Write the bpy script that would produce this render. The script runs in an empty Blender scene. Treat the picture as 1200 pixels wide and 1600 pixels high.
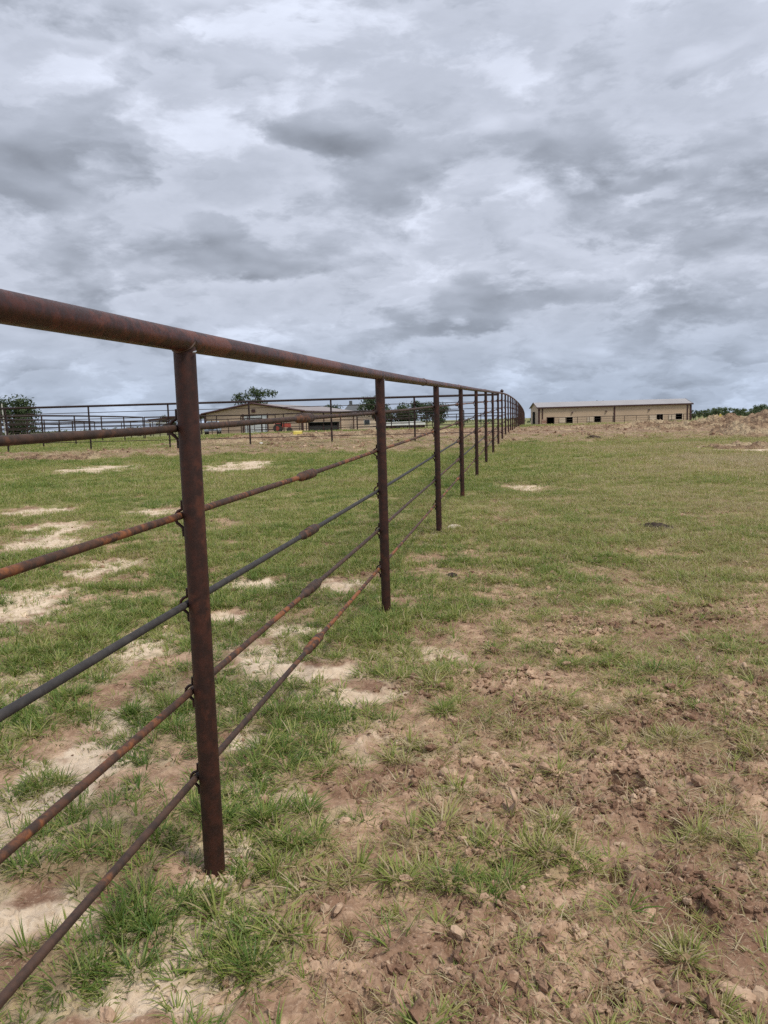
import bpy, math, random
import numpy as np
from mathutils import Vector, Matrix

random.seed(7)
rng = np.random.default_rng(11)
S = bpy.context.scene
COL = S.collection

# ------------------------------------------------------------------ camera
EYE = 1.40
PITCH, ROLL, FPX = math.radians(6.75), math.radians(1.6), 1200.0
cam_d = bpy.data.cameras.new('camera')
cam_d.sensor_fit = 'HORIZONTAL'
cam_d.sensor_width = 36.0
cam_d.lens = 36.0 * FPX / 1200.0
cam_d.clip_start = 0.05
cam_d.clip_end = 20000
cam = bpy.data.objects.new('camera', cam_d)
COL.objects.link(cam)
cam.location = (0, 0, EYE)
cam.rotation_euler = (Matrix.Rotation(math.pi / 2 - PITCH, 3, 'X') @ Matrix.Rotation(-ROLL, 3, 'Z')).to_euler()
S.camera = cam
S.render.resolution_x, S.render.resolution_y = 768, 1024

# ------------------------------------------------------------------ light
SUN_EL, SUN_AZ = math.radians(58), math.radians(128)      # azimuth from +Y towards +X
sun_d = bpy.data.lights.new('sun', 'SUN')
sun_d.energy = 1.5
sun_d.angle = math.radians(12)
sun_d.color = (1.0, 0.95, 0.85)
sun = bpy.data.objects.new('sun', sun_d)
COL.objects.link(sun)
sd = Vector((math.sin(SUN_AZ) * math.cos(SUN_EL), math.cos(SUN_AZ) * math.cos(SUN_EL), math.sin(SUN_EL)))
sun.rotation_euler = (-sd).to_track_quat('-Z', 'Y').to_euler()
sun.location = (0, 0, 60)

S.view_settings.view_transform = 'Standard'
S.view_settings.look = 'None'
S.view_settings.exposure = 1.10
S.view_settings.gamma = 1.0
S.view_settings.use_curve_mapping = False
S.render.engine = 'CYCLES'
S.cycles.use_adaptive_sampling = True
S.cycles.adaptive_threshold = 0.012
S.cycles.use_denoising = False
S.cycles.max_bounces = 6
S.cycles.diffuse_bounces = 3
S.cycles.glossy_bounces = 2
S.cycles.transmission_bounces = 3
S.cycles.transparent_max_bounces = 6

# ------------------------------------------------------------------ pixel rays (1200 x 1600 photograph)
_fw = np.array([0, math.cos(PITCH), -math.sin(PITCH)])
_up0 = np.array([0, math.sin(PITCH), math.cos(PITCH)])
_rt0 = np.array([1.0, 0, 0])
_rt = _rt0 * math.cos(ROLL) - _up0 * math.sin(ROLL)
_up = _up0 * math.cos(ROLL) + _rt0 * math.sin(ROLL)


def ray(px, py):
    return _fw + _rt * (px - 600) / FPX - _up * (py - 800) / FPX


def at(px, py, Y):
    """world point at depth Y seen at that place of the photograph"""
    r = ray(px, py)
    r = r / r[1] * Y
    return np.array([r[0], r[1], r[2] + EYE])


# ------------------------------------------------------------------ node helpers
class NT:
    def __init__(self, tree):
        self.t = tree

    def n(self, kind, ins=None, **props):
        nd = self.t.nodes.new(kind)
        for k, v in props.items():
            setattr(nd, k, v)
        for k, v in (ins or {}).items():
            self.put(nd.inputs[k], v)
        return nd

    def put(self, sock, v):
        if isinstance(v, bpy.types.NodeSocket):
            self.t.links.new(v, sock)
        elif isinstance(v, bpy.types.Node):
            self.t.links.new(v.outputs[0], sock)
        else:
            if isinstance(v, tuple) and len(v) == 3 and sock.type == 'RGBA':
                v = (*v, 1)
            sock.default_value = v

    def math(self, op, a, b=None, c=None, clamp=False):
        nd = self.t.nodes.new('ShaderNodeMath')
        nd.operation = op
        nd.use_clamp = clamp
        for i, v in enumerate((a, b, c)):
            if v is not None:
                self.put(nd.inputs[i], v)
        return nd.outputs[0]

    def vmath(self, op, a, b=None, scale=None):
        nd = self.t.nodes.new('ShaderNodeVectorMath')
        nd.operation = op
        self.put(nd.inputs[0], a)
        if b is not None:
            self.put(nd.inputs[1], b)
        if scale is not None:
            self.put(nd.inputs['Scale'], scale)
        return nd.outputs['Value'] if op in ('LENGTH', 'DOT_PRODUCT', 'DISTANCE') else nd.outputs[0]

    def noise(self, vec, scale, detail=5, rough=0.55, dist=0.0, out='Fac', w=None):
        nd = self.t.nodes.new('ShaderNodeTexNoise')
        if w is not None:
            nd.noise_dimensions = '4D'
            self.put(nd.inputs['W'], w)
        self.put(nd.inputs['Vector'], vec)
        nd.inputs['Scale'].default_value = scale
        nd.inputs['Detail'].default_value = detail
        nd.inputs['Roughness'].default_value = rough
        nd.inputs['Distortion'].default_value = dist
        return nd.outputs[out] if out in nd.outputs else nd.outputs[0]

    def ss(self, v, a, b, lo=0.0, hi=1.0):
        nd = self.t.nodes.new('ShaderNodeMapRange')
        nd.interpolation_type = 'SMOOTHSTEP'
        self.put(nd.inputs[0], v)
        for i, x in enumerate((a, b, lo, hi)):
            self.put(nd.inputs[i + 1], x)
        return nd.outputs[0]

    def mix(self, f, a, b, mode='MIX'):
        nd = self.t.nodes.new('ShaderNodeMix')
        nd.data_type = 'RGBA'
        nd.blend_type = mode
        self.put(nd.inputs[0], f)
        self.put(nd.inputs[6], a)
        self.put(nd.inputs[7], b)
        return nd.outputs[2]


def new_mat(name):
    m = bpy.data.materials.new(name)
    m.use_nodes = True
    t = NT(m.node_tree)
    b = m.node_tree.nodes['Principled BSDF']
    return m, t, b


# ------------------------------------------------------------------ sky: grey broken stratocumulus over a Nishita sky
SKY_GAIN = 0.50
world = bpy.data.worlds.new('World')
S.world = world
world.use_nodes = True
wt = NT(world.node_tree)
wt.t.nodes.clear()
tc = wt.n('ShaderNodeTexCoord')
sep = wt.n('ShaderNodeSeparateXYZ', {0: tc.outputs['Generated']})
dx, dy, dz = sep.outputs[0], sep.outputs[1], sep.outputs[2]
zc = wt.math('MAXIMUM', dz, 0.0)
den = wt.math('ADD', zc, 0.42)
pv = wt.n('ShaderNodeCombineXYZ', {0: wt.math('DIVIDE', dx, den), 1: wt.math('DIVIDE', dy, den), 2: wt.math('MULTIPLY', dz, 2.4)}).outputs[0]
az = wt.math('ARCTAN2', dx, dy)
el = wt.math('ARCSINE', dz)
w1 = wt.noise(pv, 3.6, 6, 0.58, out='Color')
w1s = wt.n('ShaderNodeSeparateXYZ', {0: w1})
azw = wt.math('ADD', az, wt.math('MULTIPLY', wt.math('SUBTRACT', w1s.outputs[0], 0.5), 0.36))
elw = wt.math('ADD', el, wt.math('MULTIPLY', wt.math('SUBTRACT', w1s.outputs[1], 0.5), 0.17))


def sky_dir(px, py):
    r = ray(px, py)
    r = r / np.linalg.norm(r)
    return math.atan2(r[0], r[1]), math.asin(r[2])


# broad banks of cloud: photo px centre, half sizes, weight (dark > 0, thin bright gap < 0)
BANKS = [(95, 250, 150, 62, .62), (30, 320, 150, 60, .5), (560, 218, 105, 46, 1.0), (130, 165, 90, 34, .5), (375, 350, 85, 38, .55),
         (450, 398, 160, 32, .65), (1060, 292, 105, 36, .9), (1125, 375, 120, 32, .8), (905, 62, 85, 40, .70), (40, 35, 130, 55, .6),
         (930, 185, 200, 50, .12), (850, 455, 150, 34, .75), (690, 490, 120, 24, .6), (140, 415, 110, 32, .5), (720, 12, 120, 34, .5),
         (1120, 215, 90, 36, .20), (560, 335, 70, 22, .3), (960, 500, 130, 26, .5), (1150, 480, 110, 22, .35), (250, 70, 120, 40, .3),
         (765, 85, 75, 48, -.9), (310, 215, 85, 50, -.8), (500, 110, 130, 40, -.4), (1110, 125, 70, 40, -.6), (25, 92, 50, 24, -.6),
         (790, 300, 110, 40, -.45), (400, 280, 90, 30, -.35), (870, 505, 70, 16, -.5), (260, 440, 60, 28, -.4), (650, 90, 70, 50, -.4),
         (980, 395, 60, 24, -.4), (1040, 345, 30, 14, -.5), (640, 400, 70, 30, -.2), (330, 300, 60, 40, -.3)]
acc = None
for (px, py, rx, ry, wgt) in BANKS:
    a0, e0 = sky_dir(px, py)
    ca = 1 / math.cos(e0)
    da = wt.math('MULTIPLY', wt.math('SUBTRACT', azw, a0), 1.0 / (rx / 1250.0 * ca))
    de = wt.math('MULTIPLY', wt.math('SUBTRACT', elw, e0), 1.0 / (ry / 1250.0))
    r2 = wt.math('ADD', wt.math('MULTIPLY', da, da), wt.math('MULTIPLY', de, de))
    g = wt.math('MULTIPLY', wt.math('EXPONENT', wt.math('MULTIPLY', r2, -0.8)), wgt)
    acc = g if acc is None else wt.math('ADD', acc, g)
# three decks of stratocumulus: a bright veil, broad grey banks, and small lumps; every bank has a ragged edge, a lit top and a grey base
pv2 = wt.vmath('ADD', pv, wt.vmath('SCALE', w1, scale=0.13))
UPW = (0.0, -0.030, 0.060)


def deck(vec, scale, detail, rough):
    """noise about 0 and its fall-off upwards"""
    lo = wt.noise(vec, scale, detail, rough)
    sm = wt.noise(vec, scale, 2.0, 0.5)
    smu = wt.noise(wt.vmath('ADD', vec, UPW), scale, 2.0, 0.5)
    return wt.math('SUBTRACT', lo, 0.5), wt.math('SUBTRACT', sm, smu)


d1_, r1_ = deck(pv2, 3.2, 8, 0.58)
d2_, r2_ = deck(wt.vmath('ADD', pv2, (3.7, 1.9, 5.0)), 6.4, 7, 0.58)
d3_, r3_ = deck(wt.vmath('ADD', pv2, (8.1, 4.4, 2.0)), 4.4, 8, 0.60)
dens = wt.math('ADD', wt.math('MULTIPLY', acc, 0.62), wt.math('MULTIPLY', d1_, 2.3))
fine = wt.math('ADD', wt.math('MULTIPLY', d2_, 0.16), wt.math('MULTIPLY', d3_, 0.10))
veil = wt.math('ADD', 0.56, wt.math('ADD', fine, wt.math('MULTIPLY', d3_, 0.22)))
bright = wt.math('MULTIPLY', wt.ss(wt.math('SUBTRACT', d3_, wt.math('MULTIPLY', acc, 0.10)), 0.03, 0.16), 0.135)
lum = wt.math('ADD', veil, bright)
# small lumps
a2 = wt.math('MULTIPLY', wt.ss(wt.math('ADD', d2_, wt.math('MULTIPLY', acc, 0.06)), 0.00, 0.10), 0.62)
l2 = wt.math('ADD', 0.435, wt.math('MULTIPLY', r2_, 0.75))
lum = wt.math('ADD', wt.math('MULTIPLY', lum, wt.math('SUBTRACT', 1.0, a2)), wt.math('MULTIPLY', wt.math('ADD', l2, fine), a2))
# broad banks
a1 = wt.math('MULTIPLY', wt.ss(dens, 0.10, 0.46), 0.86)
l1 = wt.math('ADD', wt.ss(dens, 0.1, 1.0, 0.40, 0.30), wt.math('MULTIPLY', r1_, 0.45))
l1 = wt.math('ADD', l1, wt.math('ADD', fine, wt.math('MULTIPLY', r2_, 0.30)))
lum = wt.math('ADD', wt.math('MULTIPLY', lum, wt.math('SUBTRACT', 1.0, a1)), wt.math('MULTIPLY', l1, a1))
rim = wt.math('MULTIPLY', wt.ss(dens, -0.25, 0.05), wt.ss(dens, 0.08, 0.26, 1.0, 0.0))
lum = wt.math('MAXIMUM', wt.math('ADD', lum, wt.math('MULTIPLY', rim, 0.05)), 0.22)
CL = SKY_GAIN
tintc = wt.mix(wt.ss(lum, 0.3, 0.7), tuple(CL * q for q in (.91, 1.0, 1.19)), tuple(CL * q for q in (.935, 1.0, 1.17)))
cloud = wt.vmath('SCALE', tintc, scale=lum)
# towards the horizon the layers merge into a flatter blue grey
hz = wt.ss(dz, 0.0, 0.19, 1.0, 0.0)
hl = wt.math('ADD', 0.350, wt.math('MULTIPLY', wt.math('SUBTRACT', lum, 0.45), 0.75))
horizon_c = wt.vmath('SCALE', tuple(CL * q for q in (.84, 1.0, 1.27)), scale=hl)
cloud = wt.mix(wt.math('MULTIPLY', hz, 0.85), cloud, horizon_c)
# a little more light towards the zenith, as under any overcast
zen = wt.ss(dz, 0.35, 1.0, 1.0, 1.3)
cloud = wt.vmath('SCALE', cloud, scale=zen)
skyt = wt.n('ShaderNodeTexSky', sky_type='NISHITA', sun_disc=False, sun_elevation=SUN_EL, sun_rotation=SUN_AZ)
bg_sky = wt.n('ShaderNodeBackground', {'Color': skyt.outputs[0], 'Strength': 0.08})
bg_cl = wt.n('ShaderNodeBackground', {'Color': cloud, 'Strength': 1.0})
cover = wt.math('MAXIMUM', wt.ss(dens, -1.2, -0.5, 0.92, 0.99), wt.ss(dz, 0.0, 0.25, 0.985, 0.9))
mixs = wt.n('ShaderNodeMixShader', {0: cover, 1: bg_sky.outputs[0], 2: bg_cl.outputs[0]})
wt.n('ShaderNodeOutputWorld', {'Surface': mixs.outputs[0]})
world.cycles.sampling_method = 'MANUAL'
world.cycles.sample_map_resolution = 512


# ------------------------------------------------------------------ numpy noise
def sst(v, a, b):
    t = np.clip((v - a) / (b - a), 0, 1)
    return t * t * (3 - 2 * t)


def _hash(ix, iy, seed):
    h = (ix.astype(np.int64) * 374761393 + iy.astype(np.int64) * 668265263 + seed * 1442695041) & 0xffffffff
    h = ((h ^ (h >> 13)) * 1274126177) & 0xffffffff
    h = ((h ^ (h >> 16)) * 2246822519) & 0xffffffff
    return ((h ^ (h >> 15)) & 0xffffff).astype(np.float64) / 0xffffff


def vnoise(x, y, seed=0):
    ix, iy = np.floor(x), np.floor(y)
    fx, fy = x - ix, y - iy
    ux, uy = fx * fx * fx * (fx * (fx * 6 - 15) + 10), fy * fy * fy * (fy * (fy * 6 - 15) + 10)
    out = 0
    for ox in (0, 1):
        for oy in (0, 1):
            a = _hash(ix + ox, iy + oy, seed) * 6.2832
            g = np.cos(a) * (fx - ox) + np.sin(a) * (fy - oy)
            out = out + g * (ux if ox else 1 - ux) * (uy if oy else 1 - uy)
    return out * 1.45           # about -1..1


def fbm(x, y, scale, octs=4, seed=0, gain=0.5):
    x, y = np.asarray(x, float) / scale, np.asarray(y, float) / scale
    s, a, t = 0, 1, 0
    for o in range(octs):
        s = s + a * vnoise(x + 13.7 * o, y - 7.1 * o, seed + o)
        t += a
        a *= gain
        x, y = x * 2.03, y * 2.03
    return s / t


def worley(x, y, scale, seed=0):
    x, y = np.asarray(x, float) / scale, np.asarray(y, float) / scale
    ix, iy = np.floor(x), np.floor(y)
    d1 = np.full(x.shape, 9.0)
    d2 = np.full(x.shape, 9.0)
    val = np.zeros(x.shape)
    for ox in (-1, 0, 1):
        for oy in (-1, 0, 1):
            jx, jy = ix + ox, iy + oy
            px = jx + _hash(jx, jy, seed)
            py = jy + _hash(jx, jy, seed + 31)
            d = np.hypot(px - x, py - y)
            nearer = d < d1
            d2 = np.where(nearer, d1, np.minimum(d2, d))
            val = np.where(nearer, _hash(jx, jy, seed + 77), val)
            d1 = np.where(nearer, d, d1)
    return d1, d2, val




def chunks(x, y, scale, seed, slope, off):
    """broken plates: every cell is a facet with its own height and tilt"""
    X, Y = np.asarray(x, float) / scale, np.asarray(y, float) / scale
    ix, iy = np.floor(X), np.floor(Y)
    d1 = np.full(X.shape, 9.0)
    d2 = np.full(X.shape, 9.0)
    h = np.zeros(X.shape)
    for ox in (-1, 0, 1):
        for oy in (-1, 0, 1):
            jx, jy = ix + ox, iy + oy
            px = jx + _hash(jx, jy, seed)
            py = jy + _hash(jx, jy, seed + 31)
            d = np.hypot(px - X, py - Y)
            nearer = d < d1
            d2 = np.where(nearer, d1, np.minimum(d2, d))
            a = _hash(jx, jy, seed + 77) * 6.2832
            k = slope * (0.3 + 0.7 * _hash(jx, jy, seed + 91))
            hh = off * _hash(jx, jy, seed + 55) ** 1.5 + scale * k * ((X - px) * np.cos(a) + (Y - py) * np.sin(a))
            h = np.where(nearer, hh, h)
            d1 = np.where(nearer, d, d1)
    return h * sst(d2 - d1, 0.0, 0.10) - 0.35 * off * (1 - sst(d2 - d1, 0.0, 0.12))


# ------------------------------------------------------------------ terrain
_PY = np.array([-60, 0, 2.2, 5.1, 8.1, 11, 14.5, 17.4, 20.9, 22.9, 26, 28.1, 31.3, 38, 45, 55, 70, 90, 113, 130, 190, 300, 600, 1500, 7000])
_PZ = np.array([-1.9, -1.40, -1.362, -1.304, -1.23, -1.153, -1.072, -.989, -.912, -.852, -.775, -.735, -.684, -.634, -.625, -.66, -.78, -1.0,
                -1.229, -1.42, -1.95, -2.6, -3.6, -5.0, -9.0]) + EYE
_gy = np.concatenate([np.arange(-60, 130, 0.25), np.geomspace(130, 7000, 400)])
_gz = np.interp(_gy, _PY, _PZ)
_k = np.exp(-0.5 * (np.arange(-16, 17) / 6.0) ** 2)
_k /= _k.sum()
_sm = np.convolve(np.pad(_gz, 16, mode='edge'), _k, mode='valid')
_gz = np.where(_gy < 125, _sm, _gz)


def base_z(x, y):
    z = np.interp(y, _gy, _gz)
    return z - 0.16 * sst(-np.asarray(x, float), 8, 18) * sst(y, 27, 36) * sst(-np.asarray(y, float), -90, -60)


# fence line
_FY = np.array([-8, 2.209, 5.1, 8.126, 11, 14.5, 20.9, 26, 31.3, 38.1, 60, 85, 113])
_FX = np.array([-2.41, -.548, -.015, .562, 1.135, 1.80, 3.04, 4.06, 5.12, 6.46, 10.75, 15.7, 20.92])
_fp = np.polyfit(_FY, _FX, 4, w=np.array([1, 6, 5, 4, 3, 3, 2, 2, 2, 2, 1, 1, 3]))


def fence_x(y):
    y = np.asarray(y, float)
    return np.where(y < 2.209, -.548 + (y - 2.209) * .183, np.polyval(_fp, np.maximum(y, 2.209)) + (-.548 - np.polyval(_fp, 2.209)) * (1 - sst(y, 2.2, 12)))


def px_ground(px, py):
    r = ray(px, py)
    Y = 3.0
    for _ in range(30):
        zz = float(base_z(0.0, np.array(Y))) - EYE
        Y2 = zz / r[2] * r[1]
        Y = 0.5 * Y + 0.5 * min(max(Y2, 0.5), 60)
    return r[0] / r[1] * Y, Y


SAND = [(150, 733, 70, 5), (375, 728, 60, 6), (60, 852, 70, 14), (170, 885, 65, 18), (20, 945, 70, 24), (90, 825, 60, 9), (230, 1000, 45, 24),
        (420, 1030, 45, 24), (540, 915, 45, 10), (685, 1022, 48, 14), (585, 1092, 70, 12), (120, 1205, 65, 50), (430, 1252, 55, 18),
        (370, 1340, 45, 40), (60, 1440, 80, 36), (290, 1560, 110, 40), (390, 915, 50, 9), (360, 965, 40, 10), (820, 762, 30, 4),
        (30, 1090, 34, 18), (500, 1055, 55, 12), (210, 1120, 60, 22), (480, 985, 60, 10), (20, 1280, 50, 40), (400, 1160, 40, 16),
        (60, 800, 60, 5), (250, 800, 60, 5), (1140, 1000, 50, 7), (980, 940, 60, 5), (330, 1480, 50, 40), (1160, 700, 60, 4)]
CHURN = [(900, 1245, 230, 60), (700, 1205, 90, 40), (620, 1540, 190, 70), (560, 1225, 60, 26), (800, 1060, 80, 26), (1100, 1225, 150, 40),
         (820, 1480, 110, 80), (1060, 1390, 150, 50), (760, 900, 60, 10), (1150, 960, 70, 14), (600, 1150, 90, 24), (1000, 1560, 200, 60),
         (930, 985, 90, 14), (620, 1080, 60, 20), (1150, 1100, 90, 30), (500, 1450, 60, 60), (1010, 1130, 100, 20), (860, 1130, 60, 20)]
LUSH = [(100, 1010, 90, 40), (280, 960, 110, 25), (270, 1120, 110, 40), (440, 1190, 70, 30), (230, 1450, 110, 60), (100, 1540, 100, 50),
        (400, 1500, 60, 60), (60, 1120, 90, 60), (560, 990, 70, 24), (320, 1290, 110, 30), (470, 1130, 80, 24), (820, 1340, 50, 36),
        (1130, 1330, 70, 36), (700, 1130, 70, 24), (450, 1320, 80, 60), (660, 1060, 60, 18), (1060, 1160, 80, 16), (150, 1350, 90, 30),
        (700, 960, 70, 14), (650, 1190, 40, 14), (1050, 1050, 70, 12), (740, 1400, 60, 30), (960, 1440, 70, 24), (840, 1210, 60, 8)]


def _blobs(lst):
    out = []
    for (px, py, rx, ry) in lst:
        X, Y = px_ground(px, py)
        h = EYE - float(base_z(0.0, np.array(Y)))
        out.append((X, Y, rx * Y / FPX, max(0.03, ry * Y * Y / (FPX * h) * 0.95)))
    return out


SAND_B, CHURN_B, LUSH_B = _blobs(SAND), _blobs(CHURN), _blobs(LUSH)


def blobsum(x, y, bl):
    s = np.zeros(np.shape(x))
    for (X, Y, a, b) in bl:
        m = (np.abs(x - X) < 2.6 * a) & (np.abs(y - Y) < 2.6 * b)
        if m.any():
            s[m] += np.exp(-(((x[m] - X) / a) ** 2 + ((y[m] - Y) / b) ** 2))
    return s


def masks(x, y):
    """sand, churn, grass, band (bare dirt windrow by the cross fence) 0..1 at ground points"""
    x = np.asarray(x, float)
    y = np.asarray(y, float)
    n_big = fbm(x, y, 1.6, 4, 3)
    n_mid = fbm(x, y, 0.55, 4, 9)
    n_sml = fbm(x, y, 0.16, 3, 21)
    wx = x + 0.12 * fbm(x, y, 0.4, 3, 41)
    wy = y + 0.12 * fbm(x, y, 0.4, 3, 43)
    sb, cb, lb = blobsum(wx, wy, SAND_B), blobsum(wx, wy, CHURN_B), blobsum(wx, wy, LUSH_B)
    side = x - fence_x(np.clip(y, -8, 113))
    right = sst(side + 0.35 * n_big, -0.1, 1.0)
    near = 1 - sst(y + 1.2 * n_big, 4.2, 8.5)
    sand = sst((0.62 + 0.7 * sst(y, 6, 12)) * sb + 0.66 * n_mid + 0.60 * n_sml + 0.46 * near * (1 - right), 0.30, 0.62) * (1 - 0.75 * right * near)
    churn = sst(cb * 0.95 + 0.75 * n_mid + 0.3 * n_big + 0.12 * n_sml + 0.30 * near * right - 0.2 * (1 - right), 0.30, 0.70)
    churn = churn * (0.30 + 0.70 * near)
    wob = 1.6 * fbm(x, y, 4.0, 3, 55) + 0.5 * n_mid
    lo = np.where(side < 0, 21.5, 23.5)
    band = sst(y + wob, lo, lo + 2.0) * (1 - sst(y + 2 * wob, 44, 58))
    leftgreen = sst(-x + wob, 6.5, 9.5) * sst(y, 25.5, 27.5)           # green strip behind the cross fence on the left
    band = np.clip(band * (1 - leftgreen), 0, 1)
    dens = 0.40 + 0.18 * sst(y, 4.0, 10.0) + 1.0 * n_mid + 0.70 * n_sml - 0.13 * right * (1 - sst(y, 9, 17)) - 0.06 * sst(y, 8, 14) + 0.25 * n_big + 0.55 * lb - (0.50 + 0.75 * sst(y, 6, 12)) * sb - 0.50 * cb * near
    dens = dens - 0.05 * right * near
    dens = dens + 0.22 * sst(y, 9, 20) * (side < 0) + 0.10 * sst(y, 6, 14)
    # faint wheel tracks beside the fence
    trk = np.exp(-((side - 4.3 - 0.25 * n_big) / 0.24) ** 2) + np.exp(-((side - 6.0 - 0.25 * n_big) / 0.24) ** 2)
    dens = dens - 0.34 * trk * sst(y, 7, 11) * (0.6 + 0.8 * n_mid)
    grass = sst(dens, 0.02, 0.62) * (1 - 0.93 * band)
    return np.clip(sand, 0, 1), np.clip(churn, 0, 1), np.clip(grass, 0, 1), band, right, near


def ground_z(x, y, full=True):
    x = np.asarray(x, float)
    y = np.asarray(y, float)
    z = base_z(x, y)
    if not full:
        return z
    sand, churn, grass, band, right, near = masks(x, y)
    far_fade = 1 - sst(y, 60, 140)
    r = np.hypot(x, y)
    fine = 1 - sst(r, 9, 22)
    z = z + 0.022 * fbm(x, y, 1.3, 3, 101) * far_fade
    # trampled soil: pocked by hooves, broken into crumbs
    wx, wy = x + 0.05 * fbm(x, y, 0.16, 2, 61), y + 0.05 * fbm(x, y, 0.16, 2, 67)
    d1, d2, v = worley(wx, wy, 0.21, 5)
    pock = np.where(v > 0.55, -0.080 * (1 - sst(d1, 0.10, 0.32)) + 0.010 * np.exp(-((d1 - 0.5) / 0.12) ** 2), 0)
    wx2, wy2 = wx + 0.02 * fbm(x, y, 0.05, 2, 63), wy + 0.02 * fbm(x, y, 0.05, 2, 69)
    brk = sst(fbm(x, y, 0.45, 3, 75), -0.30, 0.35)
    crumb = chunks(wx2 + 3, wy2, 0.085, 8, 0.26, 0.018) * brk
    crumb2 = chunks(wx2, wy2 + 5, 0.034, 12, 0.32, 0.009)
    rough = 0.036 * np.abs(fbm(x, y, 0.26, 4, 71)) + 0.014 * fbm(x, y, 0.07, 3, 73)
    c = np.clip(churn + 0.18 * near * right, 0, 1)
    z = z + c * fine * (pock + crumb + crumb2 + rough)
    z = z + (1 - c) * fine * (0.012 * fbm(x, y, 0.2, 4, 81) + 0.45 * crumb2)
    # pale silt: smooth crust, curled plates at the edges
    p1, p2, pvv = worley(wx, wy, 0.13, 15)
    z = z + sand * fine * (0.010 * sst(p2 - p1, 0.0, 0.06) + 0.008 * pvv + 0.5 * crumb2 + 0.010 * fbm(x, y, 0.25, 4, 91) - 0.018 + 0.5 * np.minimum(pock, 0) * (fbm(x, y, 0.9, 2, 93) > 0.0))
    z = z + 0.018 * grass * (1 - sand) * fine
    # windrow of dug dirt
    heap = fbm(x, y, 2.6, 4, 111)
    lump = fbm(x, y, 0.7, 4, 113, 0.6)
    z = z + band * (0.10 * np.clip(heap + 0.2, 0, 1) + 0.16 * np.abs(lump) + 0.06 * np.abs(fbm(x, y, 0.25, 2, 117))) * np.where(x > fence_x(np.clip(y, -8, 113)), 1.0 - 0.9 * sst(y, 29, 37), 0.8)
    return z


def gz(x, y, full=True):
    return float(ground_z(np.array([x]), np.array([y]), full)[0])


# ------------------------------------------------------------------ materials
def rust_mat(name, dark, mid, hot, hot_amt, scale=14.0, rough=0.66, metal=0.0):
    m, t, b = new_mat(name)
    g = t.n('ShaderNodeNewGeometry')
    oi = t.n('ShaderNodeObjectInfo')
    pos = g.outputs['Position']
    v = t.vmath('ADD', pos, t.vmath('SCALE', (17.0, 5.0, 3.0), scale=oi.outputs['Random']))
    n1 = t.noise(v, scale * 0.22, 6, 0.62)
    n2 = t.noise(v, scale * 2.2, 5, 0.6)
    n3 = t.noise(v, scale * 16, 3, 0.6)
    c = t.mix(t.ss(n2, 0.36, 0.66), dark, mid)
    f = t.math('MULTIPLY', t.ss(t.math('ADD', n1, t.math('MULTIPLY', t.math('SUBTRACT', n2, 0.5), 0.45)), 0.66 - hot_amt, 0.80 - hot_amt), 0.85)
    c = t.mix(f, c, hot)
    c = t.mix(t.math('MULTIPLY', t.ss(n3, 0.5, 0.72), 0.18), c, tuple(x * 1.8 for x in mid))
    t.put(b.inputs['Base Color'], c)
    t.put(b.inputs['Roughness'], t.ss(n3, 0.3, 0.7, rough - 0.1, rough + 0.16))
    b.inputs['Metallic'].default_value = metal
    b.inputs['Specular IOR Level'].default_value = 0.38
    bmp = t.n('ShaderNodeBump', {'Height': t.math('ADD', n3, n2), 'Strength': 0.12, 'Distance': 0.0015})
    t.put(b.inputs['Normal'], bmp.outputs[0])
    return m


M = {}
M['post'] = rust_mat('rusty_post_steel', (.020, .0080, .0056), (.044, .0140, .0084), (.076, .025, .013), 0.12, rough=0.52)
M['rail'] = rust_mat('rusty_rail_steel', (.028, .0098, .0064), (.066, .0175, .0098), (.110, .032, .015), 0.18, rough=0.44)
M['rod_brown'] = rust_mat('brown_rod_steel', (.030, .018, .013), (.066, .034, .022), (.17, .064, .024), 0.10)
M['rod_orange'] = rust_mat('orange_rod_steel', (.034, .020, .014), (.090, .038, .020), (.23, .080, .026), 0.17)
M['rod_grey'] = rust_mat('dark_rod_steel', (.026, .023, .022), (.044, .039, .037), (.10, .055, .035), 0.02)
M['weld'] = rust_mat('weld_metal', (.06, .04, .03), (.12, .08, .06), (.55, .53, .5), 0.06, 40, 0.45, 0.6)
M['far_pipe'] = rust_mat('weathered_pen_pipe', (.018, .010, .009), (.034, .018, .015), (.06, .03, .022), 0.04)


def soil_chain(t, pos):
    n1 = t.noise(pos, 1.7, 6, 0.6)
    n2 = t.noise(pos, 14, 6, 0.62)
    n3 = t.noise(pos, 90, 4, 0.6)
    c = t.mix(t.ss(n2, 0.30, 0.70), (.215, .128, .080), (.455, .310, .208))
    c = t.mix(t.math('MULTIPLY', t.ss(n1, 0.42, 0.64), 0.85), c, (.150, .080, .050))
    c = t.mix(t.math('MULTIPLY', t.ss(n3, 0.52, 0.75), 0.5), c, (.56, .415, .295))
    return c, n1, n2, n3


m, t, b = new_mat('pasture_soil')
geo = t.n('ShaderNodeNewGeometry')
pos = geo.outputs['Position']
att = t.n('ShaderNodeVertexColor', layer_name='cover')
sp = t.n('ShaderNodeSeparateColor', {0: att.outputs['Color']})
a_sand, a_churn, a_grass = sp.outputs[0], sp.outputs[1], sp.outputs[2]
a_band = att.outputs['Alpha']
soil, n1, n2, n3 = soil_chain(t, pos)
silt = t.mix(t.ss(n2, 0.35, 0.7), (.52, .405, .290), (.66, .540, .405))
silt = t.mix(t.math('MULTIPLY', t.ss(n3, 0.55, 0.8), 0.5), silt, (.34, .235, .155))
nL = t.noise(t.n('ShaderNodeMapping', {0: pos, 'Scale': (60, 60, 20)}).outputs[0], 1.0, 4, 0.65, 0.6)
nM = t.noise(pos, 0.35, 4, 0.6)
nD = t.noise(pos, 0.9, 5, 0.6)
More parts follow.
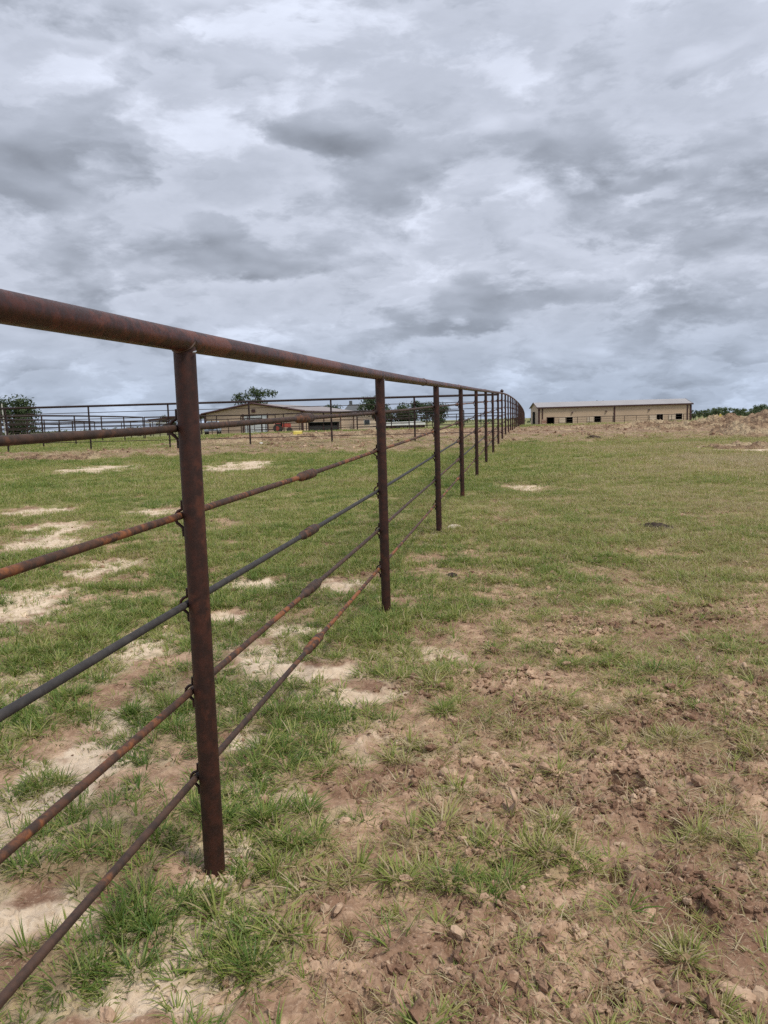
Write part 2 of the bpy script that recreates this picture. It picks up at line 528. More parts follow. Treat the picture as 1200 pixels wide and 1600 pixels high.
thatch = t.mix(t.ss(nL, 0.35, 0.65), (.125, .095, .042), (.34, .270, .140))
green = t.mix(t.ss(nL, 0.38, 0.68), (.100, .115, .032), (.27, .285, .090))
olive = t.mix(t.ss(nL, 0.38, 0.68), (.165, .140, .055), (.38, .330, .150))
sward = t.mix(t.ss(t.math('ADD', t.math('MULTIPLY', nM, 0.6), t.math('MULTIPLY', nD, 0.4)), 0.42, 0.58), green, olive)
yv = t.n('ShaderNodeSeparateXYZ', {0: pos}).outputs[1]
farf = t.ss(yv, 5.0, 12.0)
cover = t.mix(farf, thatch, sward)
band_c = t.mix(t.ss(n2, 0.32, 0.66), (.120, .074, .046), (.310, .212, .130))
nB = t.noise(pos, 0.75, 5, 0.62)
band_c = t.mix(t.math('MULTIPLY', t.ss(nB, 0.5, 0.66), 0.7), band_c, (.155, .085, .060))
band_c = t.mix(t.math('MULTIPLY', t.ss(t.noise(pos, 2.6, 4, 0.6), 0.5, 0.68), 0.6), band_c, (.43, .325, .215))
c = t.mix(t.math('MULTIPLY', a_sand, 0.9), soil, silt)
c = t.mix(t.ss(t.math('ADD', a_grass, t.math('MULTIPLY', t.math('SUBTRACT', nL, 0.5), 0.9)), 0.30, 0.85, 0.0, t.ss(yv, 3.0, 9.0, 0.50, 0.90)), c, cover)
c = t.mix(a_band, c, band_c)
# beyond the pens the pasture goes on to the horizon
fieldc = t.mix(t.ss(t.noise(pos, 0.02, 4, 0.6), 0.4, 0.62), (.085, .110, .040), (.165, .160, .075))
c = t.mix(t.ss(yv, 50, 90), c, t.mix(0.35, cover, fieldc))
t.put(b.inputs['Base Color'], c)
b.inputs['Roughness'].default_value = 0.92
b.inputs['Specular IOR Level'].default_value = 0.25
hsum = t.math('ADD', t.math('MULTIPLY', n3, 0.5), t.math('ADD', n2, t.math('MULTIPLY', nL, t.math('MULTIPLY', a_grass, 0.8))))
bmp = t.n('ShaderNodeBump', {'Height': hsum, 'Strength': 0.75, 'Distance': 0.012})
t.put(b.inputs['Normal'], bmp.outputs[0])
M['ground'] = m

m, t, b = new_mat('dug_dirt')
geo = t.n('ShaderNodeNewGeometry')
soil, n1, n2, n3 = soil_chain(t, geo.outputs['Position'])
oi = t.n('ShaderNodeObjectInfo')
rnd = oi.outputs['Random']
soil = t.mix(t.ss(rnd, 0.6, 1.0, 0.0, 0.7), soil, (.150, .082, .053))
soil = t.mix(t.ss(rnd, 0.0, 0.22, 0.5, 0.0), soil, (.56, .42, .295))
t.put(b.inputs['Base Color'], soil)
b.inputs['Roughness'].default_value = 0.95
b.inputs['Specular IOR Level'].default_value = 0.2
bmp = t.n('ShaderNodeBump', {'Height': t.math('ADD', n2, t.math('MULTIPLY', n3, 0.6)), 'Strength': 0.8, 'Distance': 0.01})
t.put(b.inputs['Normal'], bmp.outputs[0])
M['clod'] = m

m, t, b = new_mat('heaped_dirt_and_straw')
geo = t.n('ShaderNodeNewGeometry')
pos = geo.outputs['Position']
nA, nB, nC = t.noise(pos, 1.1, 5, 0.62), t.noise(pos, 5, 5, 0.65), t.noise(pos, 22, 4, 0.65)
c = t.mix(t.ss(nB, 0.35, 0.65), (.140, .088, .056), (.34, .238, .150))
c = t.mix(t.math('MULTIPLY', t.ss(nA, 0.46, 0.60), 0.8), c, (.47, .37, .235))
c = t.mix(t.math('MULTIPLY', t.ss(nC, 0.48, 0.66), 0.75), c, (.115, .066, .046))
t.put(b.inputs['Base Color'], c)
b.inputs['Roughness'].default_value = 0.95
b.inputs['Specular IOR Level'].default_value = 0.15
bmp = t.n('ShaderNodeBump', {'Height': t.math('ADD', nB, nC), 'Strength': 0.9, 'Distance': 0.06})
t.put(b.inputs['Normal'], bmp.outputs[0])
M['heap'] = m


def blade_mat(name, stops, trans=0.35):
    """grass blades: colour from the tuft's own tint, paler towards the sheath"""
    m, t, b = new_mat(name)
    ti = t.n('ShaderNodeAttribute', attribute_type='INSTANCER', attribute_name='tint')
    oi = t.n('ShaderNodeObjectInfo')
    bl = t.n('ShaderNodeAttribute', attribute_type='GEOMETRY', attribute_name='blade')
    f = t.math('ADD', ti.outputs['Fac'], t.math('MULTIPLY', t.math('SUBTRACT', bl.outputs['Fac'], 0.35), 0.46))
    f = t.math('ADD', f, t.math('MULTIPLY', t.math('SUBTRACT', oi.outputs['Random'], 0.5), 0.25), clamp=True)
    r = t.n('ShaderNodeValToRGB', {0: f})
    e = r.color_ramp
    while len(e.elements) < len(stops):
        e.elements.new(0.5)
    for el_, (p, c) in zip(e.elements, stops):
        el_.position = p
        el_.color = (*c, 1)
    col = r.outputs[0]
    t.put(b.inputs['Base Color'], col)
    b.inputs['Roughness'].default_value = 0.48
    b.inputs['Specular IOR Level'].default_value = 0.32
    tr = t.n('ShaderNodeBsdfTranslucent', {'Color': col})
    mx = t.n('ShaderNodeMixShader', {0: trans, 1: b.outputs[0], 2: tr.outputs[0]})
    out = [n for n in t.t.nodes if n.type == 'OUTPUT_MATERIAL'][0]
    t.t.links.new(mx.outputs[0], out.inputs[0])
    return m


M['grass'] = blade_mat('grass_blades', [(0.0, (.064, .128, .022)), (0.28, (.126, .196, .038)), (0.50, (.235, .282, .062)), (0.70, (.35, .33, .110)),
                                        (0.86, (.38, .305, .165)), (1.0, (.48, .39, .25))], 0.40)


def plain(name, c1, c2=None, scale=3.0, rough=0.6, metal=0.0, spec=0.4):
    m, t, b = new_mat(name)
    c2 = c2 or tuple(x * 0.78 for x in c1)
    g = t.n('ShaderNodeNewGeometry')
    n = t.noise(g.outputs['Position'], scale, 5, 0.6)
    t.put(b.inputs['Base Color'], t.mix(t.ss(n, 0.32, 0.68), c1, c2))
    t.put(b.inputs['Roughness'], t.ss(n, 0.3, 0.7, rough - 0.06, min(1, rough + 0.08)))
    b.inputs['Metallic'].default_value = metal
    b.inputs['Specular IOR Level'].default_value = spec
    return m


def siding(name, c, axis, period=0.30, rough=0.5, weather=0.12):
    """ribbed steel sheet: ribs repeat along a world direction"""
    m, t, b = new_mat(name)
    g = t.n('ShaderNodeNewGeometry')
    u = t.vmath('DOT_PRODUCT', g.outputs['Position'], axis)
    panel = t.math('FRACT', t.math('MULTIPLY', t.math('FLOOR', t.math('DIVIDE', u, period * 9)), 0.618))
    n = t.math('ADD', t.noise(g.outputs['Position'], 0.35, 3, 0.5), t.math('MULTIPLY', t.math('SUBTRACT', panel, 0.5), 0.14))
    c1 = t.mix(t.math('MULTIPLY', t.ss(n, 0.4, 0.7), weather * 3), c, tuple(x * 0.75 for x in c))
    t.put(b.inputs['Base Color'], c1)
    b.inputs['Roughness'].default_value = rough
    b.inputs['Specular IOR Level'].default_value = 0.35
    return m


M['trim'] = plain('maroon_trim', (.060, .022, .020), (.045, .018, .017), 2, 0.5)
M['dark'] = plain('shade_and_black_parts', (.012, .011, .010), (.006, .006, .006), 2, 0.9, spec=0.1)  # near black: painted shade inside the barn, plain colour of black parts elsewhere
M['leafdark'] = None
M['bark'] = plain('oak_bark', (.075, .058, .045), (.040, .032, .026), 6, 0.95, spec=0.1)
M['white'] = plain('white_paint', (.74, .74, .73), (.62, .62, .60), 1.5, 0.45)
M['door_white'] = plain('white_rollup_door', (.72, .74, .75), (.64, .66, .67), 1.0, 0.4)
M['door_tan'] = plain('light_tan_door', (.60, .48, .37), (.54, .43, .33), 1.5, 0.55)
M['door_red'] = plain('weathered_red_tan_door', (.30, .165, .12), (.26, .14, .10), 1.5, 0.6)
M['red'] = plain('red_tractor_paint', (.36, .060, .038), (.27, .048, .032), 2, 0.5)
M['yellow'] = plain('yellow_paint', (.62, .50, .10), (.50, .40, .08), 3, 0.45)
M['tyre'] = plain('black_rubber', (.022, .021, .020), (.040, .036, .032), 6, 0.85)
M['glass'] = plain('dark_window_glass', (.03, .04, .05), (.02, .025, .03), 2, 0.08, spec=0.8)
M['silver'] = plain('galvanised_steel', (.40, .42, .44), (.30, .31, .33), 2.5, 0.4, 0.6)
M['bluegrey'] = plain('pale_blue_car_paint', (.38, .45, .54), (.33, .40, .48), 1, 0.25)
M['wood'] = plain('weathered_pole_wood', (.070, .055, .045), (.040, .032, .027), 8, 0.9)
M['pale_pole'] = plain('grey_conduit', (.42, .41, .38), (.30, .29, .27), 5, 0.6)
M['stone'] = plain('pale_limestone', (.52, .45, .36), (.40, .33, .25), 30, 0.95, spec=0.2)
M['dung'] = plain('dry_dung', (.050, .036, .026), (.026, .019, .014), 25, 0.95, spec=0.15)
M['sod'] = plain('dark_sod', (.070, .046, .034), (.036, .026, .020), 12, 0.95, spec=0.1)
M['mud'] = plain('dried_mud_crust', (.46, .325, .225), (.34, .225, .15), 22, 0.95, spec=0.15)


def leaf_mat(name, a, bcol, c3):
    m, t, b = new_mat(name)
    g = t.n('ShaderNodeNewGeometry')
    rp = g.outputs['Random Per Island']
    n = t.noise(g.outputs['Position'], 0.7, 4, 0.6)
    c = t.mix(t.ss(n, 0.38, 0.62), a, bcol)
    c = t.mix(t.math('MULTIPLY', rp, 0.5), c, c3)
    t.put(b.inputs['Base Color'], c)
    b.inputs['Roughness'].default_value = 0.6
    b.inputs['Specular IOR Level'].default_value = 0.3
    tr = t.n('ShaderNodeBsdfTranslucent', {'Color': c})
    mx = t.n('ShaderNodeMixShader', {0: 0.22, 1: b.outputs[0], 2: tr.outputs[0]})
    out = [q for q in t.t.nodes if q.type == 'OUTPUT_MATERIAL'][0]
    t.t.links.new(mx.outputs[0], out.inputs[0])
    return m


M['leaf'] = leaf_mat('oak_leaves', (.022, .040, .016), (.045, .070, .025), (.070, .095, .036))
M['leaf_far'] = leaf_mat('far_tree_leaves', (.050, .082, .038), (.088, .122, .052), (.118, .150, .066))


# ------------------------------------------------------------------ mesh builder and object helpers
WLOC = {}


class MB:
    def __init__(self):
        self.v, self.f = [], []

    def add(self, vs, fs):
        o = len(self.v)
        self.v.extend([tuple(map(float, p)) for p in vs])
        self.f.extend([tuple(i + o for i in q) for q in fs])
        return self

    def box(self, c, s, rz=0.0, top=None):
        """centre c, full size s; top = (sx, sy) scale of upper face"""
        tx, ty = top or (1, 1)
        cs, sn = math.cos(rz), math.sin(rz)
        vs = []
        for zz, kx, ky in ((-.5, 1, 1), (.5, tx, ty)):
            for xx, yy in ((-.5, -.5), (.5, -.5), (.5, .5), (-.5, .5)):
                X, Y = xx * s[0] * kx, yy * s[1] * ky
                vs.append((c[0] + X * cs - Y * sn, c[1] + X * sn + Y * cs, c[2] + zz * s[2]))
        return self.add(vs, [(3, 2, 1, 0), (4, 5, 6, 7), (0, 1, 5, 4), (1, 2, 6, 5), (2, 3, 7, 6), (3, 0, 4, 7)])

    def hexa(self, p):
        """eight corners: bottom 4 then top 4, both counter-clockwise"""
        return self.add(p, [(3, 2, 1, 0), (4, 5, 6, 7), (0, 1, 5, 4), (1, 2, 6, 5), (2, 3, 7, 6), (3, 0, 4, 7)])

    def tube(self, pts, rad, n=12, cap=True):
        pts = [np.array(p, float) for p in pts]
        rad = [rad] * len(pts) if np.isscalar(rad) else rad
        ring = []
        prev = None
        for i, p in enumerate(pts):
            a = pts[max(i - 1, 0)]
            c = pts[min(i + 1, len(pts) - 1)]
            d = c - a
            d = d / (np.linalg.norm(d) + 1e-9)
            if prev is None:
                ref = np.array([0, 0, 1.0]) if abs(d[2]) < 0.9 else np.array([1.0, 0, 0])
                u = np.cross(ref, d)
            else:
                u = prev - d * np.dot(prev, d)
            u = u / (np.linalg.norm(u) + 1e-9)
            prev = u
            w = np.cross(d, u)
            ring.append([p + rad[i] * (u * math.cos(k * 2 * math.pi / n) + w * math.sin(k * 2 * math.pi / n)) for k in range(n)])
        vs = [q for r in ring for q in r]
        fs = []
        for i in range(len(ring) - 1):
            for k in range(n):
                k2 = (k + 1) % n
                fs.append((i * n + k, i * n + k2, (i + 1) * n + k2, (i + 1) * n + k))
        if cap:
            fs.append(tuple(range(n - 1, -1, -1)))
            fs.append(tuple((len(ring) - 1) * n + k for k in range(n)))
        return self.add(vs, fs)

    def prism(self, poly, d):
        """extrude polygon (list of 3d points) by vector d"""
        n = len(poly)
        vs = [tuple(p) for p in poly] + [tuple(np.array(p) + np.array(d)) for p in poly]
        fs = [tuple(range(n - 1, -1, -1)), tuple(range(n, 2 * n))]
        for k in range(n):
            k2 = (k + 1) % n
            fs.append((k, k2, n + k2, n + k))
        return self.add(vs, fs)

    def mesh(self, name, mat, smooth=False, origin=(0, 0, 0)):
        me = bpy.data.meshes.new(name)
        o = np.array(origin, float)
        me.from_pydata([tuple(np.array(p) - o) for p in self.v], [], self.f)
        me.materials.append(mat)
        import bmesh
        bm = bmesh.new()
        bm.from_mesh(me)
        bmesh.ops.recalc_face_normals(bm, faces=bm.faces)
        bm.to_mesh(me)
        bm.free()
        if smooth:
            me.polygons.foreach_set('use_smooth', np.ones(len(me.polygons), bool))
            try:
                me.set_sharp_from_angle(angle=math.radians(50))
            except Exception:
                pass
        return me

    def build(self, name, mat, parent=None, smooth=False, loc=None):
        """world-space vertices; the object's origin is loc or the parent's place"""
        o = np.array(loc if loc is not None else (WLOC[parent.name] if parent else (0, 0, 0)), float)
        return put(name, self.mesh(name, mat, smooth, o), parent, o)


def put(name, me, parent=None, world=(0, 0, 0), rot=None):
    ob = bpy.data.objects.new(name, me)
    COL.objects.link(ob)
    w = np.array(world, float)
    if parent:
        ob.parent = parent
        ob.location = tuple(w - np.array(WLOC[parent.name]))
    else:
        ob.location = tuple(w)
    if rot:
        ob.rotation_euler = rot
    WLOC[ob.name] = w
    return ob


def tag(o, label=None, cat=None, group=None, kind=None):
    for k, v in (('label', label), ('category', cat), ('group', group), ('kind', kind)):
        if v:
            o[k] = v
    return o


def thing(name, loc, label, cat, group=None):
    o = bpy.data.objects.new(name, None)
    o.empty_display_size = 0.3
    COL.objects.link(o)
    o.location = tuple(map(float, loc))
    WLOC[o.name] = np.array(loc, float)
    return tag(o, label, cat, group)


def copy_tree(o, parent=None, world=None):
    c = o.copy()
    COL.objects.link(c)
    if parent is not None:
        c.parent = parent
    if world is not None:
        c.location = tuple(world)
        WLOC[c.name] = np.array(world, float)
    for ch in list(o.children):
        copy_tree(ch, c)
    return c


# ------------------------------------------------------------------ ground: one sheet, fine near the camera, out to the horizon
rr = [0.25]
while rr[-1] < 62:
    r = rr[-1]
    rr.append(r + (0.03 if r < 1.3 else min(max(r * r / 760.0, 0.0048), 0.20)))
while rr[-1] < 7000:
    rr.append(rr[-1] * 1.07)
rr = np.array(rr)
aa = np.concatenate([np.linspace(-33.5, 33.5, 540), np.linspace(34, 326, 99)[:-1]])
aa = np.radians(aa)
A, R = np.meshgrid(aa, rr)
GX, GY = R * np.sin(A), R * np.cos(A)
fx, fy = GX.ravel(), GY.ravel()
gzv = ground_z(fx, fy)
nr, na = A.shape
verts = np.stack([fx, fy, gzv], 1)
verts = np.vstack([verts, [[0, 0, gz(0, 0)]]])
i0 = (np.arange(nr - 1)[:, None] * na + np.arange(na)[None, :])
i1 = (np.arange(nr - 1)[:, None] * na + (np.arange(na) + 1)[None, :] % na)
quads = np.stack([i0, i0 + na, i1 + na, i1], -1).reshape(-1, 4)[:, ::-1]
tri_c = np.stack([np.full(na, nr * na), np.arange(na), (np.arange(na) + 1) % na], -1)[:, ::-1]
me = bpy.data.meshes.new('ground')
nq, ntc = len(quads), len(tri_c)
me.vertices.add(len(verts))
me.vertices.foreach_set('co', verts.astype(np.float32).ravel())
me.loops.add(nq * 4 + ntc * 3)
me.loops.foreach_set('vertex_index', np.concatenate([quads.ravel(), tri_c.ravel()]).astype(np.int32))
me.polygons.add(nq + ntc)
me.polygons.foreach_set('loop_start', np.concatenate([np.arange(nq) * 4, nq * 4 + np.arange(ntc) * 3]).astype(np.int32))
me.update(calc_edges=True)
me.validate()
me.polygons.foreach_set('use_smooth', np.ones(len(me.polygons), bool))
sand, churn, grass, band, right, near = masks(verts[:, 0], verts[:, 1])
ca = me.color_attributes.new('cover', 'FLOAT_COLOR', 'POINT')
ca.data.foreach_set('color', np.stack([sand, churn, grass, band], 1).astype(np.float32).ravel())
me.materials.append(M['ground'])
ground = put('ground', me)
tag(ground, kind='structure')
_n = np.zeros(len(me.polygons) * 3, np.float32)
me.polygons.foreach_get('normal', _n)
if _n[2::3].mean() < 0:
    me.flip_normals()


# ------------------------------------------------------------------ grass, straw and clods (stuff, scattered over the ground)
def tuft_mesh(name, n, rad, h0, h1, w, lean, curl, seed, patch=0.0):
    r = np.random.default_rng(seed)
    V, F, T = [], [], []
    for i in range(n):
        a = r.uniform(0, 2 * math.pi)
        d = rad * math.sqrt(r.uniform(0, 1))
        if patch:
            a2 = r.uniform(0, 2 * math.pi)
            bx, by = d * math.cos(a2), d * math.sin(a2)
        else:
            bx, by = 0.6 * d * math.cos(a), 0.6 * d * math.sin(a)
        L = r.uniform(h0, h1)
        th = abs(r.normal(lean, 0.28))
        cu = r.uniform(0.3, 1.0) * curl
        seg = 3
        p = np.array([bx, by, -0.012])
        ww = w * r.uniform(0.7, 1.3)
        side = np.array([-math.sin(a), math.cos(a), 0])
        tw = r.uniform(-0.6, 0.6)
        side = side * math.cos(tw) + np.array([0, 0, 1]) * math.sin(tw)
        tv = r.uniform(0, 0.8) if r.uniform() < 0.84 else r.uniform(0.9, 1.6)
        o = len(V)
        for s in range(seg + 1):
            wd = ww * (1.0, 0.95, 0.68, 0.0)[s] * 0.5
            if s < seg:
                V += [p - side * wd, p + side * wd]
                T += [tv, tv]
            else:
                V += [p]
                T += [tv]
            ang = th + cu * (s + 0.5) / seg
            p = p + L / seg * np.array([math.sin(ang) * math.cos(a), math.sin(ang) * math.sin(a), math.cos(ang)])
            if p[2] < 0.002 and s > 0:
                p[2] = 0.002 + r.uniform(0, 0.006)
        F += [(o, o + 1, o + 3, o + 2), (o + 2, o + 3, o + 5, o + 4), (o + 4, o + 5, o + 6)]
    me = bpy.data.meshes.new(name)
    me.from_pydata([tuple(x) for x in V], [], F)
    at_ = me.attributes.new('blade', 'FLOAT', 'POINT')
    at_.data.foreach_set('value', np.array(T, np.float32))
    me.polygons.foreach_set('use_smooth', np.ones(len(me.polygons), bool))
    me.materials.append(M['grass'])
    return me


def clod_mesh(name, seed, mat, flat=0.7, sub=2):
    import bmesh
    r = np.random.default_rng(seed)
    bm = bmesh.new()
    bmesh.ops.create_icosphere(bm, subdivisions=sub, radius=1.0)
    planes = []
    for _ in range(9):
        q = r.normal(0, 1, 3)
        planes.append((q / np.linalg.norm(q), r.uniform(0.55, 0.95)))
    ph = r.uniform(0, 6, 6)
    for v in bm.verts:
        p = np.array(v.co)
        for nn, dd in planes:
            k = p @ nn
            if k > dd:
                p = p - nn * (k - dd) * 0.9
        p = p * (1 + 0.13 * math.sin(3.1 * p[0] + ph[0]) * math.sin(2.7 * p[1] + ph[1]) + 0.07 * math.sin(7 * p[2] + 6 * p[0] + ph[2]))
        p = p * (1 + 0.10 * math.sin(9 * p[0] + ph[3]) * math.sin(8 * p[1] + ph[4]) * math.sin(8.5 * p[2] + ph[5])) + r.normal(0, 0.045 if sub < 3 else 0.022, 3)
        p[2] *= flat
        v.co = p
    me = bpy.data.meshes.new(name)
    bm.to_mesh(me)
    bm.free()
    me.materials.append(mat)
    return me


def crumble(me_, r, amp):
    """break up a clod's faces and edges"""
    import bmesh
    bm = bmesh.new()
    bm.from_mesh(me_)
    bmesh.ops.triangulate(bm, faces=bm.faces)
    bmesh.ops.subdivide_edges(bm, edges=bm.edges, cuts=1, use_grid_fill=True, smooth=0.35)
    bmesh.ops.triangulate(bm, faces=bm.faces)
    bm.normal_update()
    k = r.uniform(0, 6, 3)
    for v in bm.verts:
        q = v.co
        d = amp * (0.6 * math.sin(6 * q.x + k[0]) * math.sin(5.3 * q.y + k[1]) + 0.7 * r.normal())
        v.co = q + v.normal * d
    bm.to_mesh(me_)
    bm.free()
    return me_


def flake_mesh(name, seed, mat):
    """a curled, broken plate of dried mud"""
    r = np.random.default_rng(seed)
    n = 9
    ang = np.sort(r.uniform(0, 2 * math.pi, n))
    rad = r.uniform(0.6, 1.15, n)
    el_ = r.uniform(0.6, 1.0)
    cx, cy = r.normal(0, 0.45, 2)
    mb = MB()
    V, F = [], []

    def zf(x_, y_):
        return cx * x_ * abs(x_) + 0.35 * abs(cy) * y_ * y_ + r.normal(0, 0.05)
    th = r.uniform(0.16, 0.34)
    for k, sc_ in ((1, 0.55), (1, 1.0), (-1, 0.92), (-1, 0.5)):
        for a, q in zip(ang, rad):
            x_, y_ = q * sc_ * math.cos(a), q * sc_ * el_ * math.sin(a)
            V.append((x_, y_, zf(x_, y_) + k * th * (1 if sc_ < .9 else .8) + r.normal(0, .03)))
    V += [(0, 0, th + r.normal(0, .04)), (0, 0, -th)]
    for lv in range(3):
        for i in range(n):
            j = (i + 1) % n
            F.append((lv * n + i, lv * n + j, (lv + 1) * n + j, (lv + 1) * n + i))
    for i in range(n):
        j = (i + 1) % n
        F.append((4 * n, j, i))
        F.append((4 * n + 1, 3 * n + i, 3 * n + j))
    mb.v, mb.f = V, F
    return crumble(mb.mesh(name, mat), r, 0.085)


def scatter(name, meshes, P, rotz, scl, idx, tint, label, cat, tilt=None):
    """points carrying their own turn, size and kind; a node group sets the blades on them"""
    src = bpy.data.collections.new(name + '_kinds')
    for k, me_ in enumerate(meshes):
        so = bpy.data.objects.new('%s_kind_%02d' % (name, k), me_)
        src.objects.link(so)
    me = bpy.data.meshes.new(name)
    me.vertices.add(len(P))
    me.vertices.foreach_set('co', np.asarray(P, np.float32).ravel())
    rot = np.zeros((len(P), 3), np.float32)
    if tilt is not None:
        rot[:, :2] = tilt
    rot[:, 2] = rotz
    for nm, ty, fld, val in (('turn', 'FLOAT_VECTOR', 'vector', rot.ravel()), ('size', 'FLOAT', 'value', scl), ('kind_no', 'INT', 'value', idx),
                             ('tint', 'FLOAT', 'value', tint)):
        a_ = me.attributes.new(nm, ty, 'POINT')
        a_.data.foreach_set(fld, np.asarray(val, np.int32 if ty == 'INT' else np.float32))
    ob = put(name, me)
    ng = bpy.data.node_groups.new(name + '_scatter', 'GeometryNodeTree')
    ng.interface.new_socket('Geometry', in_out='INPUT', socket_type='NodeSocketGeometry')
    ng.interface.new_socket('Geometry', in_out='OUTPUT', socket_type='NodeSocketGeometry')
    N, Lk = ng.nodes.new, ng.links.new
    gi, go = N('NodeGroupInput'), N('NodeGroupOutput')
    ci = N('GeometryNodeCollectionInfo')
    ci.inputs['Collection'].default_value = src
    ci.inputs['Separate Children'].default_value = True
    ci.inputs['Reset Children'].default_value = True
    m2p = N('GeometryNodeMeshToPoints')
    iop = N('GeometryNodeInstanceOnPoints')
    iop.inputs['Pick Instance'].default_value = True

    def attr(nm, ty):
        q = N('GeometryNodeInputNamedAttribute')
        q.data_type = ty
        q.inputs['Name'].default_value = nm
        return q.outputs['Attribute']
    Lk(gi.outputs[0], m2p.inputs['Mesh'])
    Lk(m2p.outputs[0], iop.inputs['Points'])
    Lk(ci.outputs[0], iop.inputs['Instance'])
    Lk(attr('kind_no', 'INT'), iop.inputs['Instance Index'])
    e2r = N('FunctionNodeEulerToRotation')
    Lk(attr('turn', 'FLOAT_VECTOR'), e2r.inputs[0])
    Lk(e2r.outputs[0], iop.inputs['Rotation'])
    Lk(attr('size', 'FLOAT'), iop.inputs['Scale'])
    Lk(iop.outputs[0], go.inputs[0])
    md = ob.modifiers.new('scatter', 'NODES')
    md.node_group = ng
    return tag(ob, label, cat, kind='stuff')


def wedge(n, r0, r1, half=37.0):
    """random ground points, even per square metre, in the sector in front of the camera"""
    r = np.sqrt(rng.uniform(r0 * r0, r1 * r1, n))
    a = np.radians(rng.uniform(-half, half, n))
    return r * np.sin(a), r * np.cos(a)


tufts = [tuft_mesh('tuft', 26, 0.055, 0.05, 0.125, 0.0050, 0.66, 1.25, s) for s in (1, 2, 3)] + \
        [tuft_mesh('low_tuft', 26, 0.065, 0.045, 0.105, 0.0046, 1.0, 0.8, s) for s in (4, 5, 6)] + \
        [tuft_mesh('tall_tuft', 30, 0.035, 0.07, 0.14, 0.0052, 0.50, 1.2, s) for s in (7, 8)] + \
        [tuft_mesh('litter', 16, 0.09, 0.03, 0.09, 0.0028, 1.45, 0.15, s, 1) for s in (9, 10, 11)] + \
        [tuft_mesh('sward', 80, 0.16, 0.04, 0.095, 0.0062, 0.6, 0.9, s, 1) for s in (12, 13, 14, 15)] + \
        [tuft_mesh('far_sward', 130, 0.45, 0.05, 0.10, 0.012, 0.6, 0.8, s, 1) for s in (16, 17, 18)] + \
        [tuft_mesh('flat_sward', 60, 0.18, 0.04, 0.10, 0.0045, 1.35, 0.3, s, 1) for s in (19, 20, 21)]
K_T, K_L, K_TALL, K_LIT, K_SW, K_FAR, K_SW2 = (0, 3), (3, 6), (6, 8), (8, 11), (11, 15), (15, 18), (18, 21)
PX, PYY, KK, SC, TI = [], [], [], [], []


def emit(x, y, keep, kinds, smin, smax, tint):
    x, y, tint = x[keep], y[keep], tint[keep]
    PX.append(x)
    PYY.append(y)
    KK.append(rng.integers(kinds[0], kinds[1], len(x)))
    SC.append(rng.uniform(smin, smax, len(x)))
    TI.append(np.clip(tint, 0, 1))


def tint_at(x, y, right, near, churn):
    t = 0.37 + 0.34 * fbm(x, y, 2.2, 3, 131) + 0.26 * fbm(x, y, 0.4, 3, 133)
    side_r = sst(x - fence_x(np.clip(y, -8, 113)), 0.5, 4.0)
    t = t + 0.26 * side_r * sst(y, 3, 9) + 0.06 * right * near + 0.10 * churn
    t = t + 0.12 * sst(fbm(x, y, 5.0, 2, 137), 0.0, 0.5) * sst(y, 5, 9)
    return t + rng.normal(0, 0.05, len(x))


# near: single tufts
x, y = wedge(46000, 1.0, 9.0)
sand, churn, grass, band, right, near = masks(x, y)
tn = tint_at(x, y, right, near, churn)
rn = right * near
g15 = grass ** 1.6
lush = blobsum(x, y, LUSH_B)


def draw(p):
    return rng.uniform(0, 1, len(x)) < p


emit(x, y, draw(g15 * 0.27 * (1 - 0.72 * rn)), K_T, 0.5, 1.0, tn + 0.04 * rn)
emit(x, y, draw(g15 * (0.28 + 0.14 * rn) + 0.02), K_L, 0.5, 1.05, tn + 0.08 + 0.06 * rn)
emit(x, y, draw(0.10 * sst(lush, 0.35, 0.9) * grass * (1 - 0.6 * right)), K_TALL, 0.5, 0.85, tn - 0.05)
emit(x, y, draw(0.12 * sst(lush, 0.25, 0.8) * grass), K_T, 0.65, 1.05, tn - 0.04)
emit(x, y, draw(0.40 * rn * (0.35 + grass) * sst(fbm(x, y, 0.3, 3, 141), -0.25, 0.35)), K_L, 0.4, 0.95, tn + 0.10)
emit(x, y, draw(0.17 * rn * (0.3 + grass) * sst(fbm(x, y, 0.4, 3, 145), -0.1, 0.4)), K_T, 0.4, 0.8, tn + 0.02)
x, y = wedge(95000, 1.0, 13.0)
sand, churn, grass, band, right, near = masks(x, y)
emit(x, y, draw((0.12 + 0.58 * right) * (1 - 0.7 * sand) * (0.45 + 0.55 * sst(fbm(x, y, 0.5, 3, 143), -0.4, 0.4))), K_LIT, 0.5, 1.15, 0.72 + rng.normal(0, 0.17, len(x)))
# growth gathered round the feet of the near posts
q = np.repeat(np.arange(0, 5), 26)
yp = np.array([2.209, 5.11, 8.13, 11.05, 14.1])[q]
a_ = rng.uniform(0, 6.283, len(q))
d_ = 0.055 + np.abs(rng.normal(0, 0.055, len(q)))
x, y = fence_x(yp) + d_ * np.cos(a_), yp + d_ * np.sin(a_)
emit(x, y, np.arange(len(q)) % 2 == 0, K_L, 0.4, 0.85, 0.45 + rng.normal(0, .2, len(q)))
emit(x, y, np.arange(len(q)) % 4 == 1, K_T, 0.4, 0.75, 0.30 + rng.normal(0, .12, len(q)))
emit(x, y, np.arange(len(q)) % 4 == 3, K_LIT, 0.5, 0.9, 0.8 + rng.normal(0, .1, len(q)))
